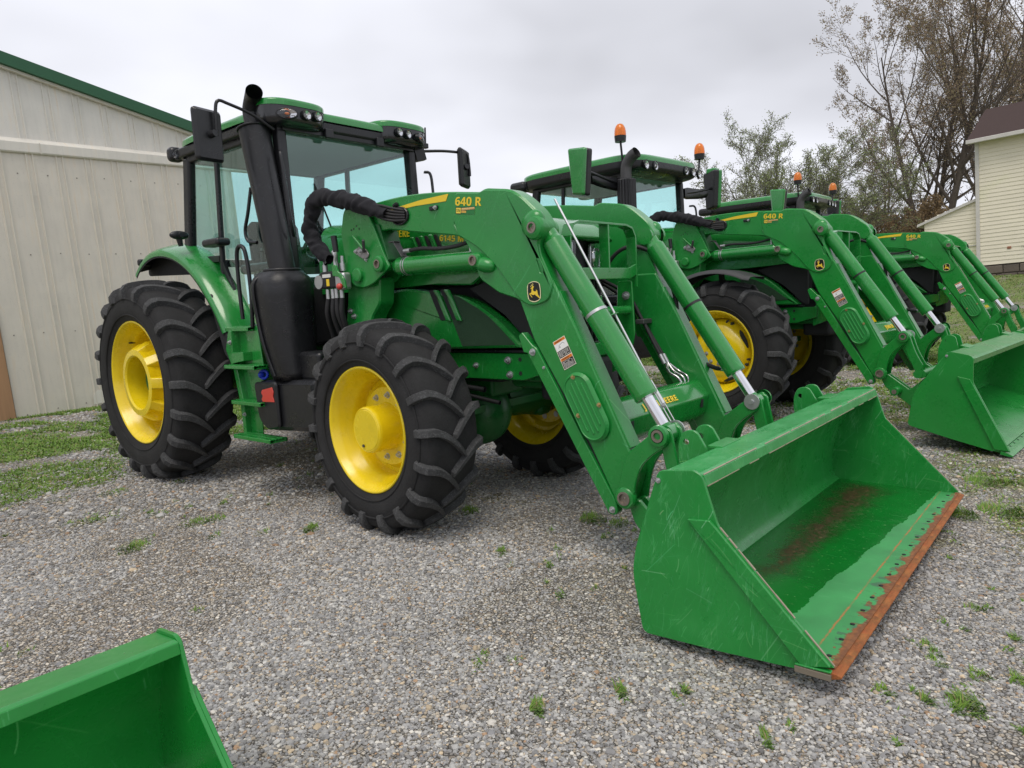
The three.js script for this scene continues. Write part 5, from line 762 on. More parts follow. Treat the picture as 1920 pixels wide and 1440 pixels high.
// ---------------------------------------------------------------- terrain
function groundH(x, z) {
  const far = -z - 11.5, rise = far > 0 ? 0.072 * (far - 3 * (1 - Math.exp(-far / 3))) * (far > 26 ? 1 : 1) : 0;
  const lvl = Math.min(rise, 1.75 + Math.max(0, far - 26) * 0.03);
  return lvl + (fbm(x * 0.35 + 50, z * 0.35 + 50, 3, 201) - 0.5) * 0.03 * sstep(0.5, 6, Math.hypot(x - 2.5, z) - 2.5) + (fbm(x * 3 + 9, z * 3, 2, 202) - 0.5) * 0.012;
}
// where grass has taken hold, 0..1
function grassAt(x, z) {
  const n = fbm(x * 0.55 + 20, z * 0.9 + 40, 4, 211), f = fbm(x * 2.2 + 7, z * 2.2 + 3, 3, 212);
  let base = 0.0;
  base = Math.max(base, 0.95 * sstep(-5.0, -5.7, x));                               // strip along the shed
  base = Math.max(base, 0.72 * sstep(-0.8, -2.0, x) * sstep(-4, -2.5, z));           // patchy turf left of the wheels
  base = Math.max(base, 0.58 * sstep(0.3, -0.8, x) * sstep(0.4, 1.2, z));
  base = Math.max(base, 0.36 * sstep(4.9, 5.4, x) * sstep(0.6, -1.2, z));
  base = Math.max(base, 0.30 * sstep(0.0, -1.6, z) * sstep(6.5, 3.0, x));
  base = Math.max(base, 0.44 * sstep(-1.5, -3.0, z));
  base = Math.max(base, 0.60 * sstep(-3.2, -5.5, z));
  base = Math.max(base, 0.86 * sstep(-7.2, -9.5, z));
  base = Math.max(base, 0.97 * sstep(-11, -13, z) );
  const dirt = sstep(0.5, 0.0, Math.abs(z + 14.2 + 0.8 * (n - 0.5)) / 1.6 ) * 0.55 * sstep(-2, 1, x);
  const k = base - dirt + (n - 0.5) * 1.25 + (f - 0.5) * 1.5;
  return sstep(0.42, 0.82, k);
}
{
  // loose chippings seen from above: cells with their own colour and height
  const N = 1024, size = 1.5, cells = 96, col = new Uint8Array(N * N * 4), hgt = new Uint8Array(N * N * 4);
  const pal = [[146, 143, 138], [164, 160, 152], [128, 126, 122], [180, 174, 163], [156, 150, 140], [160, 155, 147], [114, 112, 109], [190, 185, 175], [136, 128, 118], [140, 136, 130], [154, 144, 128]];
  for (let j = 0; j < N; j++) for (let i = 0; i < N; i++) {
    const k = (j * N + i) * 4; let best = 9, second = 9, id = 0;
    const x = i / N * cells, y = j / N * cells, xi = Math.floor(x), yi = Math.floor(y);
    for (let a = -1; a <= 1; a++) for (let b = -1; b <= 1; b++) { const cx = (xi + a + cells) % cells, cy = (yi + b + cells) % cells, px = xi + a + h2(cx, cy, 1), py = yi + b + h2(cx, cy, 2), d = Math.hypot(px - x, (py - y)) * (0.75 + 0.5 * h2(cx, cy, 3)); if (d < best) { second = best; best = d; id = cy * cells + cx; } else if (d < second) second = d; }
    const c = pal[Math.floor(h2(id, 7, 4) * pal.length)], e = sstep(0.02, 0.22, second - best), fine = fbm(i / N * 256, j / N * 256, 2, 6, 256), v = (0.62 + 0.38 * e) * (0.82 + 0.3 * h2(id, 3, 5)) * (0.88 + 0.24 * fine);
    col[k] = clamp(c[0] * v / 255) * 255; col[k + 1] = clamp(c[1] * v / 255) * 255; col[k + 2] = clamp(c[2] * v / 255) * 255; col[k + 3] = 255;
    const hh = clamp(e * (0.45 + 0.55 * h2(id, 9, 8)) + (fine - 0.5) * 0.3) * 255; hgt[k] = hgt[k + 1] = hgt[k + 2] = hh; hgt[k + 3] = 255;
  }
  const mk = (d, s) => { const t = new THREE.DataTexture(d, N, N); t.magFilter = THREE.LinearFilter; t.minFilter = THREE.LinearMipmapLinearFilter; t.generateMipmaps = true; t.wrapS = t.wrapT = THREE.RepeatWrapping; t.repeat.set(1 / size, 1 / size); if (s) t.colorSpace = THREE.SRGBColorSpace; t.needsUpdate = true; return t; };
  M.gravel = new THREE.MeshStandardMaterial({ map: mk(col, true), bumpMap: mk(hgt, false), bumpScale: 0.012, roughness: 0.95, vertexColors: true });

  const axis = (f0, f1, step, lo, hi) => { const a = []; for (let x = f0; x <= f1; x += step) a.push(x); let d = step; while (a[a.length - 1] < hi) { d *= 1.16; a.push(a[a.length - 1] + d); } d = step; while (a[0] > lo) { d *= 1.16; a.unshift(a[0] - d); } return a; };
  const xs = axis(-8, 8, 0.11, -260, 260), zs = axis(-17, 5, 0.11, -320, 120), nx = xs.length, nz = zs.length;
  const pos = new Float32Array(nx * nz * 3), uv = new Float32Array(nx * nz * 2), cl = new Float32Array(nx * nz * 3), idx = [];
  for (let j = 0; j < nz; j++) for (let i = 0; i < nx; i++) {
    const x = xs[i], z = zs[j], k = j * nx + i, g = grassAt(x, z), t = fbm(x * 0.8, z * 0.8, 4, 221), q = fbm(x * 0.13 + 5, z * 0.13, 3, 222), moss = fbm(x * 3.1, z * 3.1, 3, 223);
    pos.set([x, groundH(x, z), z], k * 3); uv.set([x, z], k * 2);
    const dry = 1.10 + 0.34 * t; let c = [dry * 0.98, dry * 0.965, dry * 0.94];
    const dirt = 0.16 * sstep(0.55, 0.75, q + 0.25 * (t - 0.5)); c = [lerp(c[0], 0.78, dirt), lerp(c[1], 0.62, dirt), lerp(c[2], 0.46, dirt)];
    const gr = [0.58 + 0.24 * moss, 0.68 + 0.24 * moss, 0.17 + 0.08 * moss]; const lawn = sstep(-9, -14, z); gr[0] = lerp(gr[0], 0.56 + 0.2 * moss, lawn); gr[1] = lerp(gr[1], 0.82 + 0.2 * moss, lawn); c = c.map((v, m) => lerp(v, gr[m], g * 0.85));
    cl.set(c, k * 3);
  }
  for (let j = 0; j + 1 < nz; j++) for (let i = 0; i + 1 < nx; i++) { const a = j * nx + i, b = a + 1, c = a + nx, d = c + 1; idx.push(a, c, b, b, c, d); }
  const g = new THREE.BufferGeometry(); g.setAttribute('position', new THREE.BufferAttribute(pos, 3)); g.setAttribute('uv', new THREE.BufferAttribute(uv, 2)); g.setAttribute('color', new THREE.BufferAttribute(cl, 3)); g.setIndex(idx); g.computeVertexNormals();
  const m = new THREE.Mesh(g, M.gravel); m.receiveShadow = true; structure(m, 'gravel_ground');
}
// view test for scattering: keeps loose things to what the frame can show, with a margin
const camQ = camera.quaternion.clone(), camInv = camQ.clone().invert(), tanV = Math.tan(57.25 / 2 * D2R), tanH = tanV * 4 / 3;
function inView(x, y, z, m = 1.12) { const p = V(x, y, z).sub(camera.position).applyQuaternion(camInv); return p.z < -0.3 && Math.abs(p.x) < -p.z * tanH * m + 0.3 && Math.abs(p.y) < -p.z * tanV * m + 0.3 ? -p.z : 0; }
const dummy = new THREE.Object3D(), colr = new THREE.Color();
{ // stones lying loose on the surface
  const shapes = [0, 1, 2].map(s => { const g = new THREE.IcosahedronGeometry(1, 1), p = g.attributes.position, v = V(); for (let i = 0; i < p.count; i++) { v.fromBufferAttribute(p, i); const k = 0.72 + 0.5 * vn(v.x * 1.5 + 10 * s + 5, v.y * 1.5 + v.z * 1.9 + 7, 300 + s); p.setXYZ(i, v.x * k, v.y * k, v.z * k); } g.computeVertexNormals(); return g; });
  const pal = [[0.295, 0.292, 0.285], [0.385, 0.38, 0.365], [0.225, 0.223, 0.22], [0.47, 0.46, 0.435], [0.57, 0.545, 0.49], [0.40, 0.345, 0.27], [0.50, 0.405, 0.28], [0.36, 0.24, 0.15], [0.29, 0.29, 0.295], [0.18, 0.175, 0.17], [0.44, 0.26, 0.13], [0.66, 0.64, 0.59]];
  const wt = [0.22, 0.2, 0.16, 0.12, 0.04, 0.06, 0.035, 0.02, 0.10, 0.06, 0.012, 0.025];
  const R = rng(4242), lists = [[], [], []];
  const pick = () => { let r = R(), i = 0; while (i < wt.length - 1 && r > wt[i]) { r -= wt[i]; i++; } return pal[i]; };
  const zones = [[1.2, 3.4, 14000, 0.0024, 0.0080], [3.4, 5.2, 8000, 0.0038, 0.0100], [5.2, 8.5, 1900, 0.006, 0.0145], [8.5, 13, 330, 0.010, 0.02]];
  const th0 = Math.atan2(-Math.cos(40.675 * D2R), -Math.sin(40.675 * D2R)), half = 1.0;
  for (const [r0, r1, dens, s0, s1] of zones) {
    const area = half * (r1 * r1 - r0 * r0), n = Math.round(area * dens);
    for (let i = 0; i < n; i++) {
      const rr = Math.sqrt(lerp(r0 * r0, r1 * r1, R())), th = th0 + (R() * 2 - 1) * half, x = camera.position.x + Math.cos(th) * rr, z = camera.position.z + Math.sin(th) * rr;
      if (!inView(x, 0, z, 1.4)) continue;
      if (R() < grassAt(x, z) * 0.6 || x < -5.6) continue;
      const t = R(), big = R() < 0.012 ? 1.9 : 1, bare = fbm(x * 1.1, z * 1.1, 3, 231), s = lerp(s0, s1, t * t) * big * (0.72 + 0.6 * bare); if (bare < 0.38 && R() < 0.65) continue;
      const c = pick(), f = (0.78 + 0.44 * R()) * (0.80 + 0.42 * fbm(x * 0.55 + 3, z * 0.55, 3, 232)); lists[i % 3].push([x, groundH(x, z) + s * 0.12, z, s * (0.8 + 0.6 * R()), s * (0.45 + 0.35 * R()), s * (0.7 + 0.5 * R()), R() * 6.28, (R() - 0.5) * 0.7, c[0] * f, c[1] * f, c[2] * f]);
    }
  }
  const mat = new THREE.MeshStandardMaterial({ roughness: 0.85 });
  lists.forEach((L, s) => {
    const m = new THREE.InstancedMesh(shapes[s], mat, L.length);
    L.forEach((q, i) => { dummy.position.set(q[0], q[1], q[2]); dummy.rotation.set(q[7], q[6], q[7] * 0.6); dummy.scale.set(q[3], q[4], q[5]); dummy.updateMatrix(); m.setMatrixAt(i, dummy.matrix); m.setColorAt(i, colr.setRGB(q[8], q[9], q[10])); });
    m.receiveShadow = m.castShadow = true; m.name = ['gravel_stones', 'gravel_chips', 'gravel_pebbles'][s]; m.userData = { kind: 'stuff', label: ['loose grey and tan stones scattered over the yard', 'broken grey chips mixed through the gravel yard', 'rounded pebbles mixed through the gravel yard'][s], category: 'gravel' }; scene.add(m);
  });
}
{ // grass: blades gathered in tufts, thick where turf has taken
  const blade = new THREE.BufferGeometry(); { const p = [], ix = []; const seg = 3; for (let i = 0; i <= seg; i++) { const t = i / seg, w = 0.5 * (1 - t * 0.92), b = t * t * 0.45; p.push(-w, t * (1 - 0.12 * t), b, w, t * (1 - 0.12 * t), b); if (i) { const a = i * 2; ix.push(a - 2, a - 1, a, a - 1, a + 1, a); } } blade.setAttribute('position', new THREE.Float32BufferAttribute(p, 3)); blade.setIndex(ix); blade.computeVertexNormals(); }
  const R = rng(909), L = [];
  const tuft = (x, z, rad, h, n, wide = 1) => { for (let i = 0; i < n; i++) { const a = R() * 6.28, r = rad * Math.sqrt(R()), px = x + Math.cos(a) * r, pz = z + Math.sin(a) * r; const dry = R(); L.push([px, groundH(px, pz) - 0.004, pz, h * (0.45 + 0.75 * R()), (0.0028 + 0.0022 * R()) * wide, a + (R() - 0.5) * 1.6, 0.15 + 0.7 * R() * (0.4 + r / rad), dry]); } };
  const spots = [[2.43, 1.11, 0.06, 0.05, 170], [1.78, 1.89, 0.10, 0.05, 160], [1.61, 1.46, 0.10, 0.04, 120], [1.66, 1.34, 0.08, 0.04, 100], [3.79, 0.05, 0.09, 0.06, 180], [3.97, 0.05, 0.08, 0.05, 120], [3.68, 0.76, 0.04, 0.045, 80], [4.74, 1.79, 0.03, 0.045, 90], [4.91, 1.55, 0.03, 0.045, 80], [5.83, 0.99, 0.055, 0.045, 220], [5.80, 1.03, 0.03, 0.035, 60], [5.61, 1.04, 0.03, 0.03, 70], [5.66, 0.63, 0.03, 0.03, 70], [5.71, 0.74, 0.035, 0.03, 70], [5.43, 1.41, 0.02, 0.025, 45], [5.9, 0.4, 0.03, 0.03, 60], [5.75, 0.2, 0.04, 0.03, 70], [6.0, -0.2, 0.05, 0.03, 80], [5.85, 0.75, 0.02, 0.025, 30], [5.54, -1.92, 0.12, 0.06, 300], [5.69, -1.27, 0.12, 0.06, 300], [5.51, -1.11, 0.10, 0.06, 260], [3.02, 0.32, 0.08, 0.05, 140], [-0.26, 2.05, 0.12, 0.03, 120], [-0.62, 1.74, 0.14, 0.03, 160], [0.23, 1.44, 0.12, 0.035, 150], [0.36, 1.0, 0.10, 0.03, 100], [-0.2, 1.5, 0.14, 0.03, 140], [0.05, 1.75, 0.1, 0.03, 100], [1.2, 1.5, 0.08, 0.035, 90], [2.0, 1.5, 0.05, 0.03, 60], [2.2, 1.3, 0.05, 0.03, 60]];
  for (const s of spots) tuft(...s);
  for (let i = 0; i < 520; i++) { const rr = 1.5 + R() * 6, th = Math.atan2(-0.758, -0.652) + (R() * 2 - 1) * 0.75, x = camera.position.x + Math.cos(th) * rr, z = camera.position.z + Math.sin(th) * rr; if (inView(x, 0, z) && fbm(x * 0.9, z * 0.9, 3, 240) > 0.45) tuft(x, z, 0.012 + 0.04 * R(), 0.02 + 0.03 * R(), 6 + R() * 26); }
  for (let i = 0; i < 90; i++) { const x = 4.9 + R() * 1.9, z = -2.6 + R() * 4.6; if (fbm(x * 1.3, z * 1.3, 3, 241) > 0.42) tuft(x, z, 0.015 + 0.04 * R() * R(), 0.018 + 0.026 * R(), 10 + R() * 50); }
  let guard = 0;
  for (let i = 0; i < 90000 && guard < 60000; i++) { // turf, thinner with distance but broader so that it still covers
    const u = R(); let x, z; if (u < 0.42) { x = -6 + R() * 8; z = -3 + R() * 6; } else if (u < 0.8) { x = -4 + R() * 12; z = -13 + R() * 12; } else { x = -14 + R() * 30; z = -34 + R() * 23; }
    if (x < -5.95) continue; const d = inView(x, groundH(x, z), z); if (!d) continue; const g = grassAt(x, z); if (R() > g) continue;
    guard++; const far = d > 14; tuft(x, z, far ? 0.30 : 0.09, far ? 0.07 : 0.022 + 0.03 * R() + 0.02 * sstep(-4, -8, z), far ? 6 : 7, far ? 3.5 : d > 7 ? 2 : 1.4);
  }
  const m = new THREE.InstancedMesh(blade, std({ roughness: 0.75, transmission: 0.25, thickness: 0, side: THREE.DoubleSide }), L.length);
  L.forEach((q, i) => { dummy.position.set(q[0], q[1], q[2]); dummy.rotation.set(q[6], q[5], 0, 'YXZ'); dummy.scale.set(q[4] * 2, q[3], q[3]); dummy.updateMatrix(); m.setMatrixAt(i, dummy.matrix); const d = q[7]; d > 0.93 ? colr.setRGB(0.30, 0.25, 0.11) : colr.setRGB(0.09 + 0.14 * d, 0.21 + 0.17 * d, 0.016 + 0.026 * d); m.setColorAt(i, colr); });
  m.castShadow = m.receiveShadow = true; m.name = 'grass'; m.userData = { kind: 'stuff', label: 'short green grass growing in tufts and patches through the gravel', category: 'grass' }; scene.add(m);
  console.log('grass blades', L.length);
}

// ---------------------------------------------------------------- shed on the left, drawn along its gable wall (s to the right, y up)
{
  const dh = V(-0.0913, 0, -0.9958), n = V(0.9958, 0, -0.0913), A = V(-5.937, 0, 0.001), shed = new THREE.Group();
  shed.applyMatrix4(new THREE.Matrix4().makeBasis(dh, V(0, 1, 0), n).setPosition(A)); shed.rotateZ(2.3 * D2R);
  const steel = noiseTex(512, 1.6, (u, v) => { const st = fbm(u * 40, v * 3, 4, 401, 40), bl = fbm(u * 6, v * 6, 4, 402, 6), sp = fbm(u * 90, v * 90, 2, 403, 90), rs = clamp((st - 0.58) * 5) * clamp(bl * 2 - 0.7), k = 0.83 + 0.15 * bl + 0.12 * (st - 0.5) - (sp > 0.8 ? 0.06 : 0); return [k - 0.05 * rs, k * 0.99 - 0.12 * rs, k * 0.965 - 0.20 * rs]; });
  const wallM = new THREE.MeshStandardMaterial({ color: lin(0.79, 0.775, 0.73), map: steel, roughness: 0.55, metalness: 0.12 }), doorM = new THREE.MeshStandardMaterial({ color: lin(0.75, 0.715, 0.64), map: steel, roughness: 0.6, metalness: 0.12 }), trimM = new THREE.MeshStandardMaterial({ color: lin(0.80, 0.78, 0.72), map: steel, roughness: 0.5 }), roofM = new THREE.MeshStandardMaterial({ color: lin(0.020, 0.115, 0.050), map: smudge, roughness: 0.5 });
  const rake = s => 5.045 - 0.217 * (s + 0.09), eaveS = 3.45, farS = -9.5, ridge = -3.0, topAt = s => rake(Math.max(s, 2 * ridge - s));
  const pan = (s0, y0, y1l, y1r, z, wdt) => { // one pressed panel: flat, then a pair of ribs at its right edge
    const prof = [[0, 0], [wdt * 0.70, 0], [wdt * 0.72, 0.020], [wdt * 0.755, 0.020], [wdt * 0.775, 0], [wdt * 0.915, 0], [wdt * 0.935, 0.020], [wdt * 0.97, 0.020], [wdt * 0.99, 0], [wdt, 0]], rows = prof.map(([x, d]) => [[s0 + x, y0, z + d], [s0 + x, lerp(y1l, y1r, x / wdt), z + d]]);
    const g = loft(rows, false).toNonIndexed(); g.computeVertexNormals(); return g; };
  const wdt = 0.404;
  for (let s = -0.49 + 0.01; s < eaveS - 0.02; s += wdt) mesh('door_panel', pan(s - 0.0, -0.02, 3.88, 3.88, 0.0, wdt), doorM, shed);
  for (let s = -9.37; s < eaveS - 0.2; s += wdt) mesh('wall_panel', pan(s, s < -0.5 ? 0 : 3.80, topAt(s) - 0.01, topAt(s + wdt) - 0.01, -0.075, wdt), wallM, shed);
  mesh('door_track_cover', [plate([[0, 3.79], [0.10, 3.79], [0.115, 3.81], [0.115, 3.94], [0.02, 4.01], [0, 4.01]].map(q => [q[0], q[1], 0.004]), -4.0, 3.45, 0.004, 0.002).rotateY(Math.PI / 2).applyMatrix4(new THREE.Matrix4().makeScale(1, 1, 1)).applyMatrix4(new THREE.Matrix4().makeRotationY(-Math.PI)).translate(0, 0, -0.07).applyMatrix4(new THREE.Matrix4().makeScale(1, 1, 1))], trimM, shed);
  mesh('track_cover_joint', [box(0.41, 0.425, 3.79, 3.95, 0.045, 0.05, 0)], doorM, shed);
  const barS = (s0, s1, off0, off1, z0, z1) => { const g = plate([[s0, rake(s0) + off0], [s1, rake(s1) + off0], [s1, rake(s1) + off1], [s0, rake(s0) + off1]], z0, z1, 0.002, 0.002); return g; };
  mesh('rake_moulding', [barS(ridge, eaveS + 0.05, -0.045, -0.005, -0.07, 0.0)], trimM, shed);
  mesh('rake_trim', [barS(ridge, eaveS + 0.35, -0.005, 0.165, -0.07, 0.06)], roofM, shed);
  mesh('roof', [barS(ridge, eaveS + 0.35, 0.10, 0.14, -14, -0.07), mirrorS(barS(ridge, eaveS + 0.35, 0.10, 0.165, -14, 0.06), ridge)], roofM, shed);
  mesh('side_wall', [box(eaveS - 0.02, eaveS + 0.02, 0, 4.3, -13.9, -0.08, 0), box(farS, farS + 0.04, 0, 4.2, -13.9, -0.08, 0), box(farS, eaveS, 0, 4.2, -13.95, -13.9, 0)], wallM, shed);
  mesh('corner_trim', [box(eaveS - 0.08, eaveS + 0.03, 0, 4.25, -0.10, 0.012, 0.004)], trimM, shed);
  mesh('sill_board', [box(-0.52, eaveS, -0.10, -0.005, -0.05, 0.015, 0.006)], new THREE.MeshStandardMaterial({ color: lin(0.30, 0.25, 0.19), map: smudge, roughness: 0.9 }), shed);
  mesh('plywood_sheet', [box(-1.9, -0.50, -0.14, 1.75, 0.03, 0.048, 0.003)], new THREE.MeshStandardMaterial({ color: lin(0.40, 0.235, 0.125), map: noiseTex(256, 1.2, (u, v) => { const k = 0.75 + 0.35 * fbm(u * 30, v * 2, 4, 411, 30) ; return [k, k, k]; }), roughness: 0.85 }), shed);
  const sc = boxUV(new THREE.SphereGeometry(0.011, 8, 6)); const Rr = rng(12), scM = new THREE.MeshStandardMaterial({ color: lin(0.22, 0.2, 0.17), roughness: 0.6 });
  const screws = []; for (let k = 0; k < 10; k++) for (const y of [0.06, 1.2, 2.35, 3.5]) screws.push(new THREE.SphereGeometry(0.010, 6, 5).translate(-0.48 + 0.15 + k * wdt + (Rr() - 0.5) * 0.03, y + (Rr() - 0.5) * 0.03, 0.002));
  { const m = mesh('screw_heads', screws, scM, shed); m.userData.kind = 'stuff'; }
  // dents and a torn corner low on the door
  mesh('torn_flap', [plate([[0.58, 0.02], [0.80, 0.03], [0.82, 0.22], [0.66, 0.24], [0.585, 0.16]], 0.012, 0.016, 0.02, 0.001).rotateX(0.02)], trimM, shed);
  thing(shed, 'machine_shed', 'beige ribbed steel shed with green roof trim behind the nearest tractor', 'shed');
}
function mirrorS(g, c) { g = g.index ? g.toNonIndexed() : g; g.applyMatrix4(new THREE.Matrix4().makeTranslation(-c, 0, 0)); g.applyMatrix4(new THREE.Matrix4().makeScale(-1, 1, 1)); g.applyMatrix4(new THREE.Matrix4().makeTranslation(c, 0, 0)); const A = g.attributes; for (const k in A) { const s = A[k].itemSize, q = A[k].array; for (let i = 0; i < A[k].count; i += 3) for (let j = 0; j < s; j++) { const t = q[(i + 1) * s + j]; q[(i + 1) * s + j] = q[(i + 2) * s + j]; q[(i + 2) * s + j] = t; } } return g; }

// ---------------------------------------------------------------- house at the right edge, wall facing the camera
{
  const O = V(1.69, 1.20, -32.63), ux = V(0.998, 0, 0.063).normalize(), nrm = V(-0.063, 0, 0.998).normalize(), house = new THREE.Group();
  house.applyMatrix4(new THREE.Matrix4().makeBasis(ux, V(0, 1, 0), nrm).setPosition(O)); house.rotateZ(2.2 * D2R);
  const boards = noiseTex(512, 6, (u, v) => { const n = fbm(u * 10, v * 10, 5, 501, 10), m = fbm(u * 3 + 1, v * 5, 4, 502), g = clamp((m - 0.56) * 4) * clamp(n * 1.6 - 0.5), k = 0.9 + 0.14 * n; return [k - 0.22 * g, k - 0.10 * g, k - 0.40 * g]; });
  const sidM = new THREE.MeshStandardMaterial({ color: lin(0.80, 0.745, 0.60), map: boards, roughness: 0.7 }), trM = new THREE.MeshStandardMaterial({ color: lin(0.62, 0.60, 0.57), map: smudge, roughness: 0.6 }), rfM = new THREE.MeshStandardMaterial({ color: lin(0.060, 0.036, 0.032), map: noiseTex(256, 1.0, (u, v) => { const k = 0.6 + 0.5 * fbm(u * 40, v * 40, 3, 511, 40); return [k, k, k]; }), roughness: 0.95 });
  const siding = (w, h0, h1, x0, z, hl = h1) => { const gs = [], st = 0.165; for (let y = h0; y < h1 - 0.01; y += st) { const y2 = Math.min(y + st, h1); const xa = y > hl ? x0 + (y - hl) / Math.max(0.01, h1 - hl) * w : x0; const q = loft([[[xa, y, z + 0.022], [xa, y2, z + 0.002]], [[x0 + w, y, z + 0.022], [x0 + w, y2, z + 0.002]]], false); const u = loft([[[xa, y, z + 0.002], [xa, y, z + 0.022]], [[x0 + w, y, z + 0.002], [x0 + w, y, z + 0.022]]], false); gs.push(q.toNonIndexed(), u.toNonIndexed()); } gs.forEach(g => g.computeVertexNormals()); return gs; };
  // main wall and its end, boards too narrow in the picture to pick apart
  mesh('siding', siding(9, 0.55, 5.72, 0, 0), sidM, house);
  mesh('end_wall', [box(-0.01, 0.02, 0.5, 5.7, -7, -0.01, 0), box(8.9, 8.95, 0.5, 5.7, -7, -0.01, 0), box(0, 8.9, 0.5, 5.7, -7.02, -7, 0)], sidM, house);
  mesh('corner_board', [box(-0.06, 0.08, 0.5, 5.72, -0.02, 0.045, 0.005)], trM, house);
  mesh('roof', [plate([[0.5, 5.63], [0.5, 5.78], [-3.3, 7.6], [-3.3, 7.45]].map(p => [...p, 0.01]), -0.25, 9.3, 0.01, 0.005).rotateY(Math.PI / 2).applyMatrix4(new THREE.Matrix4().makeScale(1, 1, -1)), plate([[-7.4, 5.63], [-7.4, 5.78], [-3.3, 7.6], [-3.3, 7.45]].map(p => [...p, 0.01]), -0.25, 9.3, 0.01, 0.005).rotateY(Math.PI / 2).applyMatrix4(new THREE.Matrix4().makeScale(1, 1, -1))].map(g => fixX(g)), rfM, house);
  mesh('gutter', [box(-0.28, 9.4, 5.60, 5.76, 0.45, 0.58, 0.02)], trM, house); mesh('soffit', [box(-0.24, 9.3, 5.66, 5.70, 0.0, 0.5, 0)], trM, house);
  { // rough stone footing: separate blocks
    const R = rng(31), sM = [0, 1, 2].map(i => new THREE.MeshStandardMaterial({ color: lin(0.12 + 0.03 * i, 0.10 + 0.026 * i, 0.085 + 0.02 * i), map: smudge, roughness: 0.95, bumpMap: grit, bumpScale: 0.01 }));
    const ft = group('footing', house); mesh('footing_core', box(0.02, 8.9, -0.6, 0.54, -6.9, -0.06, 0), sM[0], ft);
    for (let r = 0; r < 3; r++) for (let x = -0.02 - (r % 2) * 0.3; x < 8.9;) { const w = 0.55 + 0.5 * R(), h = 0.33; mesh('stone', box(Math.max(0, x), Math.min(8.95, x + w - 0.02), 0.53 - (r + 1) * 0.36, 0.53 - (r + 1) * 0.36 + h, -0.1, -0.03 + 0.05 * R(), 0.04), sM[Math.floor(R() * 3)], ft); x += w; } }
  { const lt = group('lean_to', house), x0 = -2.05, w = 2.0, yt = 3.30, yl = 2.62;
    const gs = siding(w, 0.4, yl, x0, -0.25), st = 0.165; for (let y = yl; y < yt; y += st) { const f = (y - yl) / (yt - yl), xa = x0 + w * f; gs.push(...siding(w - w * f, y, Math.min(y + st, yt), xa, -0.25)); }
    mesh('siding', gs, sidM, lt);
    mesh('roof_slab', plate([[x0 - 0.30, 2.50], [x0 - 0.28, 2.62], [-0.06, 3.42], [-0.06, 3.30]], -5, -0.12, 0.01, 0.005), trM, lt);
    mesh('trim_board', [box(x0, -0.05, 1.42, 1.46, -0.23, -0.20, 0)], trM, lt);
    mesh('patch_board', [box(-0.78, -0.30, 0.55, 0.98, -0.235, -0.20, 0.005)], new THREE.MeshStandardMaterial({ color: lin(0.48, 0.34, 0.20), map: smudge, roughness: 0.85 }), lt);
    mesh('end_wall', [box(x0 - 0.02, x0, 0.2, 2.55, -4.9, -0.24, 0)], sidM, lt); }
  mesh('wall_vent', [box(1.02, 1.16, 1.14, 1.24, 0.0, 0.04, 0.01), box(1.04, 1.14, 1.16, 1.18, 0.04, 0.045, 0), box(1.04, 1.14, 1.20, 1.22, 0.04, 0.045, 0)], new THREE.MeshStandardMaterial({ color: lin(0.35, 0.16, 0.10), roughness: 0.8 }), house);
  mesh('wall_wire', [tube([[1.5, 1.2, 0.03], [1.9, 1.08, 0.03], [2.4, 0.86, 0.03], [2.9, 0.78, 0.03]], 0.008, 5)], M.darkSteel, house);
  thing(house, 'farm_house', 'cream clapboard house with brown roof and lean-to at the far right', 'house');
}
function fixX(g) { g = g.index ? g.toNonIndexed() : g; const A = g.attributes; for (const k in A) { const s = A[k].itemSize, q = A[k].array; for (let i = 0; i < A[k].count; i += 3) for (let j = 0; j < s; j++) { const t = q[(i + 1) * s + j]; q[(i + 1) * s + j] = q[(i + 2) * s + j]; q[(i + 2) * s + j] = t; } } return g; }

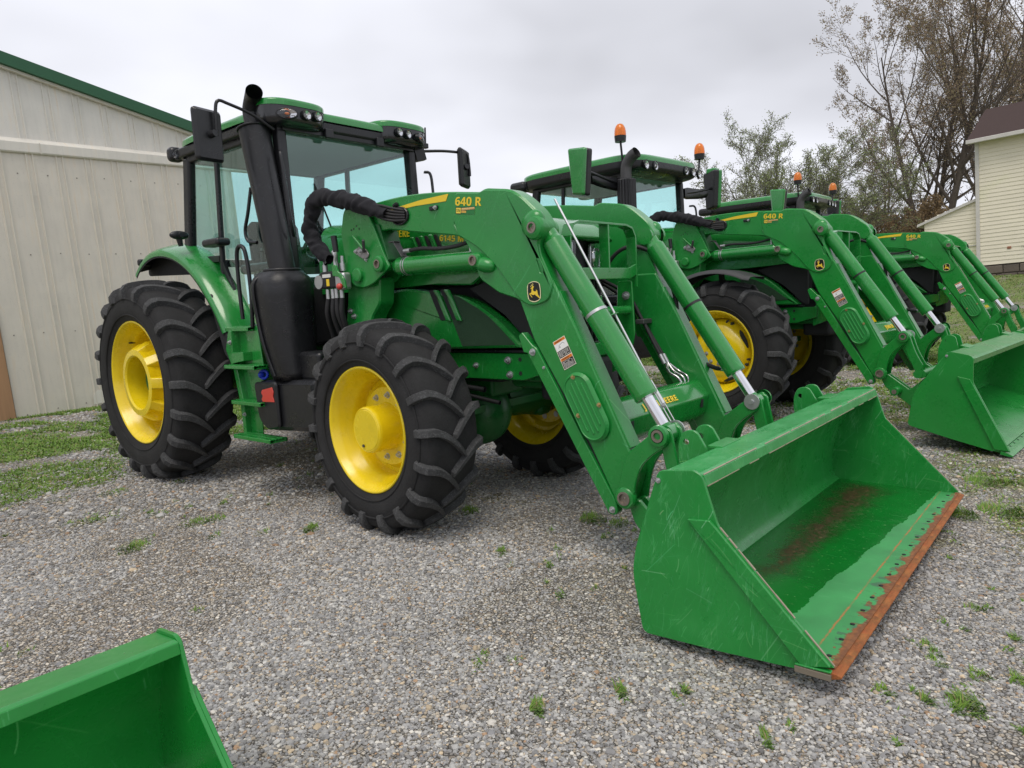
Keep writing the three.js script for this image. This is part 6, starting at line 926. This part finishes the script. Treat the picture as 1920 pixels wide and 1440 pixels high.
// ---------------------------------------------------------------- trees in early leaf
function makeTree(o, name, label, grp) {
  const R = rng(o.seed), pos = [], idx = [], leaves = [];
  const ring = (p, d, r, n) => { const a = Math.abs(d.y) < 0.9 ? V(0, 1, 0) : V(1, 0, 0), u = d.clone().cross(a).normalize(), w = d.clone().cross(u), s = pos.length / 3; for (let k = 0; k < n; k++) { const t = k / n * 6.2832; pos.push(p.x + (u.x * Math.cos(t) + w.x * Math.sin(t)) * r, p.y + (u.y * Math.cos(t) + w.y * Math.sin(t)) * r, p.z + (u.z * Math.cos(t) + w.z * Math.sin(t)) * r); } return s; };
  const grow = (p, d, len, r, lv) => {
    const n = lv === 0 ? 9 : lv === 1 ? 6 : lv === 2 ? 4 : 3, seg = lv === 0 ? 9 : lv === 1 ? 7 : lv === 2 ? 5 : 3; let a = ring(p, d, r, n); p = p.clone(); d = d.clone();
    const kids = lv < o.levels ? Math.round(o.kids[lv] * (0.75 + 0.5 * R())) : 0, at = []; for (let k = 0; k < kids; k++) at.push(lerp(o.from[lv], 1, (k + R()) / kids));
    for (let i = 1; i <= seg; i++) {
      const w = o.wob * (lv === 0 ? 0.6 : 1); d.add(V((R() - 0.5) * w, (R() - 0.5) * w * 0.5 + o.up[Math.min(lv, o.up.length - 1)], (R() - 0.5) * w)).normalize();
      const q = p.clone().addScaledVector(d, len / seg), rr = r * (1 - 0.82 * i / seg), b = ring(q, d, Math.max(rr, o.twig), n);
      for (let k = 0; k < n; k++) idx.push(a + k, a + (k + 1) % n, b + (k + 1) % n, a + k, b + (k + 1) % n, b + k);
      for (const t of at) if (t > (i - 1) / seg && t <= i / seg) { const f = t * seg - i + 1, c = p.clone().lerp(q, f), ang = R() * 6.2832, sp = o.spread[Math.min(lv, o.spread.length - 1)] * (0.7 + 0.6 * R()); const ax = Math.abs(d.y) < 0.95 ? V(0, 1, 0) : V(1, 0, 0), u = d.clone().cross(ax).normalize(), v = d.clone().cross(u), nd = d.clone().multiplyScalar(Math.cos(sp)).addScaledVector(u, Math.sin(sp) * Math.cos(ang)).addScaledVector(v, Math.sin(sp) * Math.sin(ang)).normalize(); grow(c, nd, len * o.ratio[lv] * (1.15 - 0.55 * t) * (0.75 + 0.5 * R()), Math.max(r * (1 - 0.8 * t) * 0.62, o.twig), lv + 1); }
      if (lv >= o.levels - 1) { const m = o.leafN * (0.4 + 1.2 * R()); for (let k = 0; k < m; k++) { const c = p.clone().lerp(q, R()); leaves.push([c.x + (R() - 0.5) * 0.30, c.y + (R() - 0.5) * 0.30, c.z + (R() - 0.5) * 0.30, o.leaf * (0.5 + 0.9 * R()), R()]); } }
      p = q; a = b;
    }
  };
  for (let k = 0; k < o.stems; k++) { const a = k / o.stems * 6.28 + R(), s = o.stems > 1 ? o.stemSpread * (0.5 + R()) : 0.04; grow(V(Math.cos(a) * 0.25 * (o.stems > 1 ? 1 : 0), -0.3, Math.sin(a) * 0.25 * (o.stems > 1 ? 1 : 0)), V(Math.sin(s) * Math.cos(a), Math.cos(s), Math.sin(s) * Math.sin(a)), o.h * (0.8 + 0.3 * R()), o.r * (0.75 + 0.4 * R()), 0); }
  const T = new THREE.Group(); T.position.set(o.x, groundH(o.x, o.z) + (o.dy || 0), o.z);
  const g = new THREE.BufferGeometry(); g.setAttribute('position', new THREE.Float32BufferAttribute(pos, 3)); g.setIndex(idx); g.computeVertexNormals();
  const tm = new THREE.Mesh(g, o.bark); tm.name = 'trunk'; tm.castShadow = tm.receiveShadow = true; T.add(tm);
  const lg = new THREE.BufferGeometry(); lg.setAttribute('position', new THREE.Float32BufferAttribute([-0.5, 0, 0, 0.5, 0, 0, 0.35, 1, 0.15, -0.35, 1, 0.15, 0, 0.2, -0.5, 0, 0.2, 0.5, 0.1, 1.1, 0.3, -0.1, 1.1, -0.3], 3)); lg.setIndex([0, 1, 2, 0, 2, 3, 4, 5, 6, 4, 6, 7]); lg.computeVertexNormals();
  const lm = new THREE.InstancedMesh(lg, o.leafM, leaves.length); leaves.forEach((q, i) => { dummy.position.set(q[0], q[1], q[2]); dummy.rotation.set(q[4] * 40, q[4] * 77, q[4] * 23); dummy.scale.setScalar(q[3]); dummy.updateMatrix(); lm.setMatrixAt(i, dummy.matrix); const c = o.cols[Math.floor(q[4] * 97) % o.cols.length], f = 0.75 + 0.5 * ((q[4] * 31) % 1); lm.setColorAt(i, colr.setRGB(c[0] * f, c[1] * f, c[2] * f)); });
  lm.name = 'crown'; lm.castShadow = lm.receiveShadow = true; lm.userData.kind = 'stuff'; T.add(lm);
  console.log(name, 'tris', idx.length / 3, 'leaves', leaves.length);
  return thing(T, name, label, 'tree', grp);
}
{
  const barkM = new THREE.MeshStandardMaterial({ color: lin(0.15, 0.125, 0.105), map: smudge, roughness: 0.95 }), barkG = new THREE.MeshStandardMaterial({ color: lin(0.16, 0.15, 0.13), roughness: 0.95 });
  const leafM = std({ roughness: 0.9, transmission: 0.4, thickness: 0, side: THREE.DoubleSide });
  const brown = [[0.42, 0.33, 0.23], [0.47, 0.37, 0.26], [0.40, 0.32, 0.20], [0.45, 0.40, 0.22], [0.40, 0.29, 0.22]], spring = [[0.36, 0.42, 0.18], [0.40, 0.46, 0.22], [0.31, 0.38, 0.15], [0.44, 0.47, 0.26]];
  const big = { bark: barkM, leafM, cols: brown, levels: 4, kids: [13, 7, 6, 4], from: [0.10, 0.15, 0.15, 0.15], ratio: [0.50, 0.46, 0.44, 0.5], spread: [0.62, 0.62, 0.7, 0.8], up: [0.03, 0.07, 0.05, 0.03], wob: 0.20, twig: 0.007, leaf: 0.054, leafN: 0.78, stems: 3, stemSpread: 0.20 };
  const place = (u, v, d) => { const p = V((u - 960) / 1319.4, (720 - v) / 1319.4, -1).multiplyScalar(d).applyQuaternion(camQ).add(camera.position); return p; };
  const t1 = place(1752, 470, 41), t2 = place(1880, 470, 47), t3 = place(1478, 470, 38), t4 = place(1650, 470, 52), t5 = place(1960, 470, 44), b1 = place(1690, 470, 40), b2 = place(1600, 470, 44);
  makeTree({ ...big, seed: 11, x: t1.x, z: t1.z, h: 15.5, r: 0.21 }, 'budding_tree', 'tall dark tree with brown buds rising left of the farm house', 'brown budding trees');
  makeTree({ ...big, seed: 23, x: t2.x, z: t2.z, h: 17, r: 0.24, stems: 2 }, 'budding_tree', 'tall brown-budded tree rising behind the farm house roof', 'brown budding trees');
  makeTree({ ...big, seed: 37, x: t5.x, z: t5.z, h: 14, r: 0.20, stems: 2 }, 'budding_tree', 'brown-budded tree at the right edge behind the farm house', 'brown budding trees');
  makeTree({ ...big, seed: 41, x: t4.x, z: t4.z, h: 8.5, r: 0.12, stems: 3, stemSpread: 0.3, leafN: 0.5, kids: [9, 6, 5, 4] }, 'budding_tree', 'lower brown-budded tree between the green tree and the tall one', 'brown budding trees');
  makeTree({ ...big, seed: 131, cols: spring, bark: barkG, x: t3.x, z: t3.z, h: 6.9, r: 0.10, stems: 10, stemSpread: 0.62, kids: [10, 7, 5, 3], leaf: 0.040, leafN: 0.55, twig: 0.010, up: [0.03, 0.04, 0.03, 0.02] }, 'green_tree', 'pale green spreading tree in new leaf behind the second tractor', null);
  const shrub = { ...big, levels: 3, kids: [9, 8, 5, 3], stems: 9, stemSpread: 0.5, r: 0.05, wob: 0.3, leafN: 0.9, leaf: 0.065, cols: [[0.40, 0.29, 0.17], [0.45, 0.34, 0.20], [0.36, 0.27, 0.15]] };
  makeTree({ ...shrub, seed: 61, x: b1.x, z: b1.z, h: 3.4 }, 'brown_shrub', 'dense brown shrub beside the lean-to of the farm house', 'brown shrubs');
  makeTree({ ...shrub, seed: 67, x: b2.x, z: b2.z, h: 2.9 }, 'brown_shrub', 'dense brown shrub behind the third tractor cab', 'brown shrubs');
}

// ---------------------------------------------------------------- tractors
const near = makeTractor({ detail: 1, style: 'm', lift: 0, loaderLift: 0, pitch: 0, worn: true, armMat: M.greenArm, coverMat: M.coverGreen, cylMat: M.green, carrier: 'short',
  rear: { x: 0, y: 0.817, z: 1.069, R: 0.842, rim: 0.5085, W: 0.48, N: 20, lug: 0.042, style: 'rear', spin: 0.06 }, front: { x: 2.832, y: 0.626, z: 0.939, R: 0.644, rim: 0.374, W: 0.40, N: 18, lug: 0.036, style: 'hub', steer: -2.98, spin: 0.1 } });
thing(near, 'loader_tractor', 'nearest green loader tractor, black exhaust stack, scratched bucket with rusty edge', 'tractor', 'green loader tractors parked in a row');
const optR = { detail: 0, style: 'r', lift: 0.09, loaderLift: 0.091, pitch: 1.617, worn: false, armMat: M.greenNew, coverMat: M.coverGreen, cylMat: M.greenNew, carrier: 'long', bucketRot: -17.6, bucketAt: [5.51, 0.03],
  rear: { x: 0, y: 0.885, z: 1.05, R: 0.91, rim: 0.56, W: 0.50, N: 20, lug: 0.042, style: 'disc' }, front: { x: 2.947, y: 0.708, z: 0.867, R: 0.72, rim: 0.418, W: 0.42, N: 18, lug: 0.036, style: 'disc', steer: -1.0, spin: 0.05 } };
const second = makeTractor(optR); second.position.set(0.2166, 0, -4.395); second.rotation.y = -5.025 * D2R;
thing(second, 'loader_tractor', 'middle green loader tractor with two orange beacons and tilted clean bucket', 'tractor', 'green loader tractors parked in a row');
const third = second.clone(); third.position.set(0.3486, -0.03, -9.432); third.rotation.y = -1.05 * D2R;
thing(third, 'loader_tractor', 'farthest green loader tractor, partly hidden, closest to the cream house', 'tractor', 'green loader tractors parked in a row');
{ const b = new THREE.Group(), k = makeBucket(b, false); const parts = [...k.children]; b.remove(k); parts.forEach(p => { if (!/hook_lug|lug_gusset/.test(p.name)) b.add(p); }); b.scale.setScalar(0.77); b.position.set(0.478, -0.004, 3.648); thing(b, 'loader_bucket', 'clean green loader bucket corner cut off at the bottom left', 'bucket'); }

renderer.render(scene, camera);
